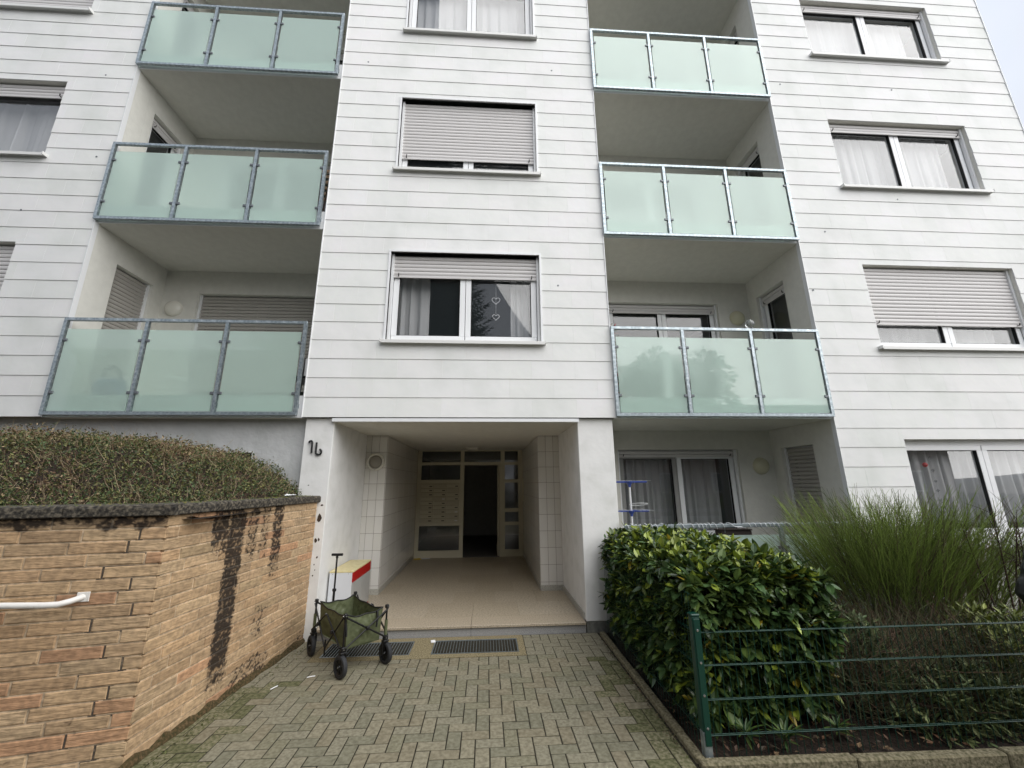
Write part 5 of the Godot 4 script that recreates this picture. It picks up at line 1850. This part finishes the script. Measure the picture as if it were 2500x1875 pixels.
func make_small_things() -> void:
	# house number
	var hn := thing("house_number", "black raised house number 1b on the white wall end", "house number", Vector3(0, 0, -0.03))
	var one := [Vector3(-2.253, 2.262, 0), Vector3(-2.247, 2.279, 0), Vector3(-2.232, 2.288, 0), Vector3(-2.217, 2.281, 0), Vector3(-2.211, 2.262, 0), Vector3(-2.211, 2.20, 0), Vector3(-2.209, 2.135, 0)]
	part(hn, "digit", tubem(one, 0.0125, -1.0, 8), M.black_plastic)
	var bb := [Vector3(-2.157, 2.268, 0), Vector3(-2.157, 2.20, 0), Vector3(-2.157, 2.15, 0)]
	for i in 10:
		var a := PI + PI * 1.42 * i / 9.0
		bb.append(Vector3(-2.122 + cos(a) * 0.035, 2.147 + sin(a) * 0.034, 0))
	part(hn, "letter", tubem(bb, 0.0125, -1.0, 8), M.black_plastic)
	var pins := MB.new()
	for p in [Vector3(-2.211, 2.16, 0), Vector3(-2.211, 2.25, 0), Vector3(-2.157, 2.16, 0), Vector3(-2.157, 2.24, 0)]:
		pins.tube([p, p + Vector3(0, 0, -0.02)], 0.003, 0.003, 6)
	part(hn, "fixing_pin", pins.mesh(), M.black_plastic)
	# lamps
	var lp := thing("porch_lamp", "round bulkhead lamp with white ring on the tiled pier", "lamp", Vector3(-1.80, 2.10, -1.546))
	part(lp, "ring", ring(0.105, 0.142, 0.05), M.lamp_white)
	part(lp, "glass", dome(0.106, 0.05), plain(Color(0.60, 0.58, 0.54), 0.3))
	for a in 3:
		var q := MB.new()
		q.xf = Transform3D(Basis(Vector3.RIGHT, PI / 2), Vector3(cos(a * 2.1 + 0.5) * 0.124, sin(a * 2.1 + 0.5) * 0.124, 0.048))
		q.lathe([Vector2(0.006, 0), Vector2(0.005, 0.004), Vector2(0, 0.005)], 8)
		part(lp, "screw", q.mesh(), M.steel)
	for q in [[-5.243, 4.63, "white dome lamp on the back wall of the balcony with closed shutters", M.lamp_white], [4.53, 4.63, "yellowed dome lamp above the balcony rail that carries a glass ball", M.lamp_yellowed], [4.556, 1.994, "dull dome lamp on the ground-floor balcony wall beside a closed shutter", M.lamp_yellowed]]:
		lp = thing("balcony_lamp", q[2], "lamp", Vector3(q[0], q[1], -1.33), 0.0, "dome lamps on the balconies")
		part(lp, "base_plate", ring(0.09, 0.14, 0.018), M.lamp_white)
		var d := part(lp, "shade", dome(0.138, 0.085), q[3])
		d.position.z = 0.016
	var cl := thing("ceiling_lamp", "flat round lamp under the porch ceiling before the door", "lamp", Vector3(-0.33, 2.53, -3.9))
	var cs := MB.new()
	cs.lathe([Vector2(0.0, -0.07), Vector2(0.08, -0.066), Vector2(0.13, -0.045), Vector2(0.14, -0.02), Vector2(0.15, -0.018), Vector2(0.15, 0.0)], 26)
	part(cl, "shade", cs.mesh(), M.lamp_white)
	# intercom on the right tiled wall
	var ic := thing("intercom", "cream intercom strip on the tiled wall beside the door", "intercom", Vector3(0.856, 1.35, -4.35))
	part(ic, "housing", bm(-0.03, 0.0, 0.0, 0.5, -0.10, 0.02, 0.005), M.cream)
	for i in 9:
		part(ic, "button", bm(-0.036, -0.03, 0.04 + i * 0.045, 0.065 + i * 0.045, -0.08, -0.055, 0.002), M.sill)
	# flyer by the door
	var fy := thing("paper_flyer", "yellow and white flyer leaning in the corner beside the mailboxes", "flyer", Vector3(-1.55, 0.122, -4.52), 0.35)
	var fm := MB.new()
	fm.box(-0.06, 0.10, 0.0, 0.004, -0.07, 0.10)
	part(fy, "sheet", fm.mesh(), M.yellow)
	part(fy, "corner", bm(0.10, 0.30, 0.0, 0.003, -0.06, 0.07), M.paper)
	# low cabinet in the porch recess
	var cb := thing("low_cabinet", "low white cabinet with cream top and red front band in the porch recess", "cabinet", Vector3(-1.945, 0.121, -1.11))
	part(cb, "carcass", bm(0.0, 0.278, 0.02, 0.552, 0.0, 0.80, 0.003), M.lacquer)
	part(cb, "top", bm(-0.003, 0.292, 0.5525, 0.572, -0.003, 0.803, 0.003), M.lacquer_top)
	part(cb, "red_band", bm(0.2785, 0.292, 0.437, 0.552, 0.001, 0.80, 0.002), M.red)
	part(cb, "door", bm(0.2785, 0.290, 0.03, 0.434, 0.001, 0.398, 0.002), M.lacquer_grey)
	part(cb, "door", bm(0.2785, 0.290, 0.03, 0.434, 0.402, 0.80, 0.002), M.lacquer_grey)
	part(cb, "foot", bm(0.05, 0.29, 0.0, 0.02, 0.0, 0.04), M.red)
	for z in [0.05, 0.7]:
		part(cb, "screw", bm(z * 0.3 + 0.02, z * 0.3 + 0.026, 0.535, 0.541, 0.8, 0.802), M.steel)
	# litter on the paving
	for q in [[-1.62, 0.86, 0.4, "short white paper scrap on the paving near the wagon wheel"], [-1.86, 1.05, 1.1, "bent white cigarette end on the paving by the brick wall"]]:
		var t := thing("paper_scrap", q[3], "litter", Vector3(q[0], 0.006, q[1]), q[2], "litter on the paving")
		part(t, "scrap", tubem([Vector3(-0.035, 0, 0), Vector3(0.0, 0.004, 0.006), Vector3(0.035, 0.0, 0.0)], 0.0045, -1.0, 6), M.paper)
	var tp := thing("paper_tag", "small white paper tag lying between the two gratings", "litter", Vector3(-0.59, 0.005, 0.09), 0.2)
	part(tp, "tag", bm(-0.025, 0.025, 0.0, 0.012, -0.03, 0.03, 0.003), M.paper)

# ------------------------------------------------------------------ curtains and balcony things
func curtain(label: String, x0: float, x1: float, y0: float, y1: float, z: float, folds: float, mat: Material, depth := 0.03, group := "") -> void:
	var o := thing("curtain", label, "curtain", Vector3(0, 0, 0), 0.0, group)
	var g := []
	var nc := int((x1 - x0) * 90.0) + 4
	var nz := fnoise(int(x0 * 100) + 500, 1.2, 2)
	for r in 7:
		var row := []
		for c in nc:
			var x := lerpf(x0, x1, float(c) / (nc - 1))
			var ph := x * folds * TAU + 2.2 * nz.get_noise_1d(x * 3.0)
			var amp := depth * (0.45 + 0.55 * r / 6.0)
			row.append(Vector3(x + 0.006 * nz.get_noise_2d(x * 8.0, r), lerpf(y1, y0, r / 6.0), z + amp * sin(ph) + 0.4 * amp * sin(ph * 1.7 + 1.0)))
		g.append(row)
	var s := MB.new()
	s.sheet(g)
	part(o, "cloth", s.mesh(), mat)

func make_balcony_things() -> void:
	# curtains behind the panes
	curtain("white curtain at the left side of the half-open-shuttered window above the porch", -1.33, -0.86, 3.66, 4.95, -0.30, 7.0, M.sheer)
	curtain("white curtain at the right side of the window with hanging hearts above the porch", 0.34, 0.70, 3.66, 4.95, -0.30, 7.0, M.sheer)
	curtain("pale net curtain behind the top window of the middle wall", -1.36, 0.72, 9.15, 10.45, -0.29, 5.0, M.sheer, 0.02)
	curtain("white net curtain in the right wall window two floors up, without shutter", 5.82, 8.05, 6.42, 7.7, -0.29, 6.0, M.sheer, 0.02)
	curtain("white net curtain in the highest window of the right wall", 5.82, 8.0, 9.17, 10.46, -0.29, 4.0, M.sheer, 0.012)
	curtain("pale net curtain below the lowered shutter of the right wall window", 5.82, 8.0, 3.67, 4.9, -0.29, 4.0, M.sheer, 0.012)
	curtain("pleated white curtain in the ground-floor window of the right wall", 5.82, 8.2, 1.16, 2.25, -0.30, 6.5, M.sheer, 0.04)
	curtain("draped net curtain in the window left of the balconies", -8.8, -6.46, 6.45, 7.6, -0.32, 3.0, M.sheer, 0.04)
	curtain("striped pale blind behind the top window left of the balconies", -8.8, -6.46, 9.15, 10.4, -0.25, 0.4, M.sheer, 0.004)
	curtain("pleated white curtain behind the left leaf of the ground-floor balcony door", 2.2, 3.15, 0.15, 2.2, -1.66, 9.0, M.sheer, 0.03)
	curtain("pleated white curtain behind the right leaf of the ground-floor balcony door", 3.22, 3.98, 0.15, 2.2, -1.66, 8.0, M.sheer, 0.03)
	# hearts on strings in the window above the porch
	var ht := thing("heart_garland", "two white wire hearts hanging in the window above the porch", "ornament", Vector3(0.12, 0, -0.215))
	for q in [[4.36, 0.06], [4.10, 0.05]]:
		var pts := []
		for i in 25:
			var t := TAU * i / 24.0
			pts.append(Vector3(q[1] * pow(sin(t), 3), q[0] + q[1] * (0.81 * cos(t) - 0.31 * cos(2 * t) - 0.13 * cos(3 * t) - 0.06 * cos(4 * t)), 0))
		part(ht, "heart", tubem(pts, 0.0036, -1.0, 5), M.paper)
	part(ht, "string", tubem([Vector3(0, 4.9, 0), Vector3(0, 4.15, 0)], 0.0015, -1.0, 4), M.paper)
	# crystal garland and red bauble in the right ground window
	var cg := thing("crystal_garland", "string of glass crystals and a red bauble in the ground-floor window", "ornament", Vector3(6.33, 0, -0.215))
	part(cg, "string", tubem([Vector3(0, 2.2, 0), Vector3(0, 1.25, 0)], 0.0015, -1.0, 4), M.steel)
	for y in [2.05, 1.88, 1.73, 1.60, 1.47, 1.38]:
		var s := MB.new()
		s.xf = Transform3D(Basis(), Vector3(0, y, 0))
		s.lathe([Vector2(0, -0.028), Vector2(0.022, 0.0), Vector2(0, 0.02)], 6)
		part(cg, "crystal", s.mesh(), M.steel)
	var bl := MB.new()
	bl.xf = Transform3D(Basis(), Vector3(-0.10, 1.955, 0))
	bl.lathe([Vector2(0, -0.034), Vector2(0.02, -0.028), Vector2(0.034, 0.0), Vector2(0.02, 0.028), Vector2(0.0, 0.034)], 14)
	part(cg, "bauble", bl.mesh(), M.red)
	# plants on the sill inside the right ground window
	var pb := thing("window_plants", "row of dark green pot plants on the sill of the ground-floor window", "plant", Vector3(6.55, 1.0, -0.235))
	part(pb, "planter", bm(-0.45, 1.2, 0.0, 0.07, -0.05, 0.05, 0.005), M.sill)
	var xs := []; var cs := []
	var lm := leaf_mesh(0.06, 0.03, 0.2, 0.01, 2)
	for i in 420:
		xs.append(Transform3D(toward(Vector3(rng.randf_range(-1, 1), rng.randf_range(0, 1.2), rng.randf_range(-1, 1)), 0.0, rng.randf_range(0.6, 1.2)), Vector3(rng.randf_range(-0.42, 1.15), 0.07 + 0.07 * rng.randf(), rng.randf_range(-0.03, 0.03))))
		cs.append(Color(0.04, 0.07, 0.02))
	copies(pb, "foliage", lm, M.leaf_matt, xs, cs)
	# clothes airer on the ground-floor balcony
	var ra := thing("clothes_airer", "white clothes airer with blue joints standing on the ground-floor balcony", "clothes airer", Vector3(2.0, 0.03, -0.45))
	var blue := plain(Color(0.25, 0.33, 0.62), 0.4)
	part(ra, "pole", tubem([Vector3(0, 0.02, 0), Vector3(0, 1.74, 0)], 0.013, -1.0, 10), M.pvc)
	for a in 3:
		part(ra, "foot", tubem([Vector3(0, 0.06, 0), Vector3(cos(a * 2.1) * 0.2, 0.015, sin(a * 2.1) * 0.2)], 0.01, -1.0, 8), M.pvc)
	for y in [1.72, 1.33]:
		var jn := MB.new()
		jn.xf = Transform3D(Basis(), Vector3(0, y, 0))
		jn.lathe([Vector2(0.016, -0.07), Vector2(0.022, -0.04), Vector2(0.05, 0.0), Vector2(0.05, 0.012), Vector2(0.0, 0.014)], 12)
		part(ra, "joint", jn.mesh(), blue)
		for sx in [-1, 1]:
			var am := MB.new()
			am.cbox(0.02 if sx > 0 else -0.25, 0.25 if sx > 0 else -0.02, y - 0.012, y + 0.012, -0.012, 0.012, 0.004)
			part(ra, "arm", am.mesh(), blue)
			var wr := MB.new()
			for k in 4:
				wr.tube([Vector3(sx * (0.06 + k * 0.055), y + 0.016, -0.22), Vector3(sx * (0.06 + k * 0.055), y + 0.016, 0.22)], 0.0025, 0.0025, 5)
			part(ra, "wire", wr.mesh(), M.pvc)
	var hp := []
	for i in 17:
		var a := TAU * i / 16.0
		hp.append(Vector3(0.10 + cos(a) * 0.13, 1.42 + sin(a) * 0.018, 0.03 + sin(a) * 0.06))
	part(ra, "hanger_ring", tubem(hp, 0.004, -1.0, 5), M.pvc)
	# light rope round the ground-floor rail
	var lr := thing("rope_light", "thin white rope light wound round the ground-floor balcony rail", "rope light")
	var pts := []
	var turns := 0.0
	for i in 620:
		var t := i / 619.0
		turns += 0.32 + 0.22 * sin(t * 23.0) + 0.1 * sin(t * 61.0)
		pts.append(Vector3(lerpf(1.75, 4.7, t), 1.201 + 0.034 * cos(turns) + 0.004 * sin(t * 90.0), 0.038 + 0.031 * sin(turns)))
	part(lr, "rope", tubem(pts, 0.0042, -1.0, 5), M.pvc)
	for x in [2.27, 2.98]:
		var t := thing("flower_box", "dark brown flower box on the ground-floor rail " + ("beside the clothes airer" if x < 2.5 else "before the right door leaf"), "flower box", Vector3(x, 1.05, -0.14), 0.0, "flower boxes on the ground-floor rail")
		var s := MB.new()
		s.cbox(0.0, 0.42, 0.0, 0.085, 0.0, 0.14, 0.012)
		part(t, "trough", s.mesh(), plain(Color(0.17, 0.13, 0.115), 0.7))
		part(t, "lip", bm(-0.006, 0.426, 0.085, 0.098, -0.006, 0.146, 0.004), plain(Color(0.19, 0.15, 0.13), 0.7))
		part(t, "hook", tubem([Vector3(0.06, 0.06, 0.14), Vector3(0.06, 0.17, 0.15), Vector3(0.06, 0.18, 0.19)], 0.004), M.galv)
	# glass ball on the first-floor right rail
	var gb := thing("glass_ball", "clear glass ball ornament standing on the balcony rail", "ornament", Vector3(3.78, 3.88, 0.038))
	var gm := MB.new()
	var gp := []
	for i in 13:
		var a := -PI / 2 + PI * i / 12.0
		gp.append(Vector2(maxf(0.0, cos(a)) * 0.062, 0.075 + sin(a) * 0.062))
	gm.lathe(gp, 24)
	var crystal := StandardMaterial3D.new()
	crystal.albedo_color = Color(0.95, 0.97, 0.97, 0.08)
	crystal.refraction_enabled = true
	crystal.refraction_scale = 0.05
	crystal.roughness = 0.02
	part(gb, "ball", gm.mesh(), crystal)
	var gs := MB.new()
	gs.lathe([Vector2(0.03, 0.0), Vector2(0.032, 0.008), Vector2(0.02, 0.018), Vector2(0.0, 0.018)], 16)
	part(gb, "foot", gs.mesh(), M.steel)
	# flowers and folded things on the first-floor right balcony
	var fb := thing("flower_pot", "potted red flowers at the corner of the first-floor balcony", "plant", Vector3(1.86, 2.78, -0.16))
	var pm := MB.new()
	pm.lathe([Vector2(0.0, 0.0), Vector2(0.07, 0.0), Vector2(0.095, 0.17), Vector2(0.10, 0.18), Vector2(0.085, 0.18), Vector2(0.08, 0.15), Vector2(0.0, 0.15)], 18)
	part(fb, "pot", pm.mesh(), plain(Color(0.55, 0.27, 0.18), 0.8))
	part(fb, "stem", tubem([Vector3(0, 0.15, 0), Vector3(0.01, 0.6, 0.02), Vector3(-0.06, 1.16, 0.04)], 0.006, 0.003, 6), plain(Color(0.2, 0.3, 0.12), 0.7))
	xs = []; cs = []
	for i in 260:
		var y := rng.randf_range(0.2, 1.2)
		xs.append(Transform3D(toward(Vector3(rng.randf_range(-1, 1), rng.randf_range(-0.3, 1), rng.randf_range(-1, 1)), 0.0, rng.randf_range(0.4, 0.9)), Vector3(rng.randf_range(-0.08, 0.08) - 0.05 * y, y, rng.randf_range(-0.06, 0.08))))
		cs.append(Color(0.45, 0.05, 0.05) if rng.randf() < 0.35 else Color(0.05, 0.09, 0.03))
	copies(fb, "foliage", lm, M.leaf_matt, xs, cs)
	# folded sun lounger seen in the gap of the left first-floor balcony
	var ch := thing("garden_chair", "black and white garden chair seen beside the end of the left balcony rail", "chair", Vector3(-2.78, 2.78, -0.55))
	for q in [[Vector3(0, 0, 0.2), Vector3(0.02, 0.42, 0.18)], [Vector3(0.4, 0, 0.2), Vector3(0.38, 0.42, 0.18)], [Vector3(0, 0, -0.2), Vector3(0.0, 0.85, -0.27)], [Vector3(0.4, 0, -0.2), Vector3(0.4, 0.85, -0.27)]]:
		part(ch, "leg", tubem([q[0], q[1]], 0.011, -1.0, 8), M.black_metal)
	part(ch, "seat", bm(0.0, 0.4, 0.41, 0.45, -0.2, 0.2, 0.01), M.black_plastic)
	part(ch, "backrest", bm(0.01, 0.39, 0.5, 0.84, -0.275, -0.25, 0.008), M.paper)
	# things behind the frosted glass
	var bg := thing("blue_bag", "blurred blue bag with black handle behind the frosted glass of the left balcony", "bag", Vector3(-5.12, 2.78, -0.20))
	var gg := MB.new()
	gg.cbox(0.0, 0.36, 0.0, 0.34, -0.1, 0.1, 0.06)
	part(bg, "body", gg.mesh(), plain(Color(0.22, 0.36, 0.56), 0.7))
	part(bg, "handle", tubem([Vector3(0.06, 0.33, 0), Vector3(0.08, 0.46, 0.02), Vector3(0.18, 0.5, 0.03), Vector3(0.28, 0.45, 0.02), Vector3(0.3, 0.33, 0)], 0.018, -1.0, 8), M.black_plastic)
	# chairs folded behind the second-floor left rail
	var fc := thing("folded_chair", "folded pale wooden chair leaning at the end of the second-floor left balcony", "chair", Vector3(-2.55, 5.53, -0.08))
	for x in [0.0, 0.11]:
		part(fc, "leg", tubem([Vector3(x, 0.0, 0.03), Vector3(x + 0.02, 0.95, -0.06)], 0.012, -1.0, 8), M.bark)
	for i in 6:
		part(fc, "slat", bm(0.0, 0.125, 0.35 + i * 0.1, 0.40 + i * 0.1, -0.04, -0.025, 0.003), plain(Color(0.62, 0.52, 0.42), 0.7))

# ------------------------------------------------------------------ person at the right edge
func nets(bones: Array, cell: float, blend: float, quilted: bool) -> ArrayMesh:
	# bones: [from, to, radius from, radius to]
	var lo := Vector3(1e9, 1e9, 1e9)
	var hi := -lo
	for b in bones:
		for k in 2:
			var r: float = b[2 + k] + blend + cell * 2.0
			lo = lo.min(b[k] - Vector3.ONE * r)
			hi = hi.max(b[k] + Vector3.ONE * r)
	var nx := int((hi.x - lo.x) / cell) + 2
	var ny := int((hi.y - lo.y) / cell) + 2
	var nzz := int((hi.z - lo.z) / cell) + 2
	var f := PackedFloat32Array()
	f.resize(nx * ny * nzz)
	f.fill(1.0)
	for b in bones:
		var a: Vector3 = b[0]
		var d: Vector3 = b[1] - a
		var r0: float = b[2]
		var r1: float = b[3]
		var pad := maxf(r0, r1) + blend * 2.0 + cell * 2.0
		var l := (a.min(b[1]) - Vector3.ONE * pad - lo) / cell
		var h := (a.max(b[1]) + Vector3.ONE * pad - lo) / cell
		var dd := maxf(d.length_squared(), 1e-8)
		for z in range(maxi(0, int(l.z)), mini(nzz, int(h.z) + 2)):
			for y in range(maxi(0, int(l.y)), mini(ny, int(h.y) + 2)):
				for x in range(maxi(0, int(l.x)), mini(nx, int(h.x) + 2)):
					var p := lo + Vector3(x, y, z) * cell
					var t := clampf((p - a).dot(d) / dd, 0.0, 1.0)
					var dist := (p - a - d * t).length() - lerpf(r0, r1, t)
					var i := (z * ny + y) * nx + x
					var o := f[i]
					var m := maxf(blend - absf(o - dist), 0.0) / blend
					f[i] = minf(o, dist) - m * m * blend * 0.25
	if quilted:
		for z in nzz:
			for y in ny:
				for x in nx:
					var i := (z * ny + y) * nx + x
					if f[i] < 0.08: f[i] += 0.004 - 0.007 * absf(cos((lo.y + y * cell) * 42.0))
	var s := MB.new()
	var vid := {}
	var vs := []
	var ns := []
	for z in nzz - 1:
		for y in ny - 1:
			for x in nx - 1:
				var base := (z * ny + y) * nx + x
				var c := [f[base], f[base + 1], f[base + nx], f[base + nx + 1], f[base + nx * ny], f[base + nx * ny + 1], f[base + nx * ny + nx], f[base + nx * ny + nx + 1]]
				var neg := 0
				for k in 8:
					if c[k] < 0: neg += 1
				if neg == 0 or neg == 8: continue
				var sum := Vector3.ZERO
				var cnt := 0
				for e in [[0, 1], [2, 3], [4, 5], [6, 7], [0, 2], [1, 3], [4, 6], [5, 7], [0, 4], [1, 5], [2, 6], [3, 7]]:
					var q: float = c[e[0]]
					var w: float = c[e[1]]
					if (q < 0) == (w < 0): continue
					var t := q / (q - w)
					var pa := Vector3(e[0] & 1, (e[0] >> 1) & 1, e[0] >> 2)
					var pb := Vector3(e[1] & 1, (e[1] >> 1) & 1, e[1] >> 2)
					sum += pa.lerp(pb, t)
					cnt += 1
				vid[base] = vs.size()
				vs.append(lo + (Vector3(x, y, z) + sum / cnt) * cell)
				ns.append(Vector3(c[1] + c[3] + c[5] + c[7] - c[0] - c[2] - c[4] - c[6], c[2] + c[3] + c[6] + c[7] - c[0] - c[1] - c[4] - c[5], c[4] + c[5] + c[6] + c[7] - c[0] - c[1] - c[2] - c[3]).normalized())
	for base in vid.keys():
		var x: int = base % nx
		var y: int = (base / nx) % ny
		var z: int = base / (nx * ny)
		var st := [1, nx, nx * ny]
		var lim := [x, y, z]
		for ax in 3:
			var u := (ax + 1) % 3
			var w := (ax + 2) % 3
			if lim[u] == 0 or lim[w] == 0: continue
			var a: float = f[base]
			var b: float = f[base + st[ax]]
			if (a < 0) == (b < 0): continue
			var ids := [base, base - st[u], base - st[u] - st[w], base - st[w]]
			var ok := true
			for k in ids:
				if not vid.has(k): ok = false
			if not ok: continue
			var q := ids.map(func(k): return vid[k])
			if a >= 0: q.reverse()
			s.trin(vs[q[0]], vs[q[1]], vs[q[2]], ns[q[0]], ns[q[1]], ns[q[2]])
			s.trin(vs[q[0]], vs[q[2]], vs[q[3]], ns[q[0]], ns[q[2]], ns[q[3]])
	return s.mesh()

func make_person() -> void:
	# faces +x in its own axes; stands on the paving before the fence, mostly outside the picture
	var o := thing("person", "person in a black quilted jacket standing at the fence with a hand in the pocket", "person", Vector3(3.83, -0.004, 2.7), PI / 2)
	var no := false
	var skin := plain(Color(0.80, 0.62, 0.52), 0.6)
	var body := [
		[Vector3(0.0, 1.0, 0.0), Vector3(0.0, 1.4, 0.0), 0.12, 0.11], [Vector3(0.0, 1.4, 0.0), Vector3(0.02, 1.52, 0.0), 0.06, 0.055],
		[Vector3(0.03, 1.60, 0.0), Vector3(0.03, 1.67, 0.0), 0.078, 0.09], [Vector3(0.055, 1.56, 0), Vector3(0.075, 1.55, 0), 0.05, 0.035],
		[Vector3(0.115, 1.625, 0), Vector3(0.128, 1.605, 0), 0.012, 0.016], [Vector3(0.03, 1.615, 0.085), Vector3(0.025, 1.645, 0.09), 0.012, 0.014], [Vector3(0.03, 1.615, -0.085), Vector3(0.025, 1.645, -0.09), 0.012, 0.014]]
	for sz in [-1.0, 1.0]:
		body.append([Vector3(0, 0.92, sz * 0.09), Vector3(0.01, 0.5, sz * 0.095), 0.075, 0.05])
		body.append([Vector3(0.01, 0.5, sz * 0.095), Vector3(-0.01, 0.09, sz * 0.1), 0.048, 0.035])
		body.append([Vector3(0, 1.38, sz * 0.17), Vector3(-0.05, 1.06, sz * 0.44), 0.045, 0.038])
		body.append([Vector3(-0.05, 1.06, sz * 0.44), Vector3(0.04, 0.96, sz * 0.2), 0.036, 0.028])
		body.append([Vector3(0.04, 0.96, sz * 0.2), Vector3(0.10, 0.93, sz * 0.17), 0.03, 0.026])
		for k in 4:
			body.append([Vector3(0.10, 0.945 - k * 0.016, sz * 0.17), Vector3(0.15 - k * 0.006, 0.93 - k * 0.016, sz * 0.14), 0.010, 0.008])
		body.append([Vector3(0.06, 0.97, sz * 0.17), Vector3(0.11, 0.975, sz * 0.14), 0.011, 0.009])
	part(o, "body", nets(body, 0.018, 0.03, no), skin)
	var jacket := [[Vector3(-0.01, 0.86, 0.0), Vector3(0.0, 1.36, 0.0), 0.175, 0.15], [Vector3(0.02, 1.36, 0.11), Vector3(0.02, 1.36, -0.11), 0.10, 0.10], [Vector3(0.0, 0.92, 0.09), Vector3(0, 0.92, -0.09), 0.13, 0.13], [Vector3(0.01, 1.46, 0.0), Vector3(0.015, 1.52, 0.0), 0.085, 0.08]]
	for sz in [-1.0, 1.0]:
		jacket.append([Vector3(0, 1.39, sz * 0.17), Vector3(-0.05, 1.06, sz * 0.44), 0.085, 0.07])
		jacket.append([Vector3(-0.05, 1.06, sz * 0.44), Vector3(0.05, 0.96, sz * 0.2), 0.07, 0.055])
	part(o, "jacket", nets(jacket, 0.02, 0.05, true), plain(Color(0.045, 0.045, 0.055), 0.5))
	var legs := []
	for sz in [-1.0, 1.0]:
		legs.append([Vector3(0, 0.95, sz * 0.08), Vector3(0.01, 0.5, sz * 0.095), 0.10, 0.07])
		legs.append([Vector3(0.01, 0.5, sz * 0.095), Vector3(-0.01, 0.1, sz * 0.1), 0.068, 0.058])
	part(o, "trousers", nets(legs, 0.022, 0.03, no), plain(Color(0.10, 0.11, 0.14), 0.85))
	var shoes := []
	for sz in [-1.0, 1.0]:
		shoes.append([Vector3(-0.05, 0.045, sz * 0.1), Vector3(0.15, 0.035, sz * 0.12), 0.045, 0.036])
		shoes.append([Vector3(-0.03, 0.09, sz * 0.1), Vector3(0.0, 0.06, sz * 0.1), 0.045, 0.045])
	part(o, "shoes", nets(shoes, 0.014, 0.02, no), plain(Color(0.09, 0.09, 0.09), 0.7))
	var hair := [[Vector3(0.0, 1.68, 0.0), Vector3(-0.02, 1.60, 0.0), 0.102, 0.085], [Vector3(0.03, 1.72, 0.0), Vector3(0.0, 1.70, 0.0), 0.075, 0.08]]
	part(o, "hair", nets(hair, 0.014, 0.02, no), plain(Color(0.12, 0.085, 0.06), 0.7))
	for sz in [-1.0, 1.0]:
		var e := MB.new()
		e.xf = Transform3D(Basis(Vector3(0, 0, 1), -PI / 2), Vector3(0.108, 1.645, sz * 0.032))
		e.lathe([Vector2(0.014, -0.006), Vector2(0.011, 0.004), Vector2(0.0, 0.008)], 10)
		part(o, "eye", e.mesh(), plain(Color(0.85, 0.83, 0.8), 0.2))
	part(o, "mouth", bm(0.118, 0.124, 1.565, 1.572, -0.022, 0.022, 0.002), plain(Color(0.62, 0.36, 0.33), 0.6))
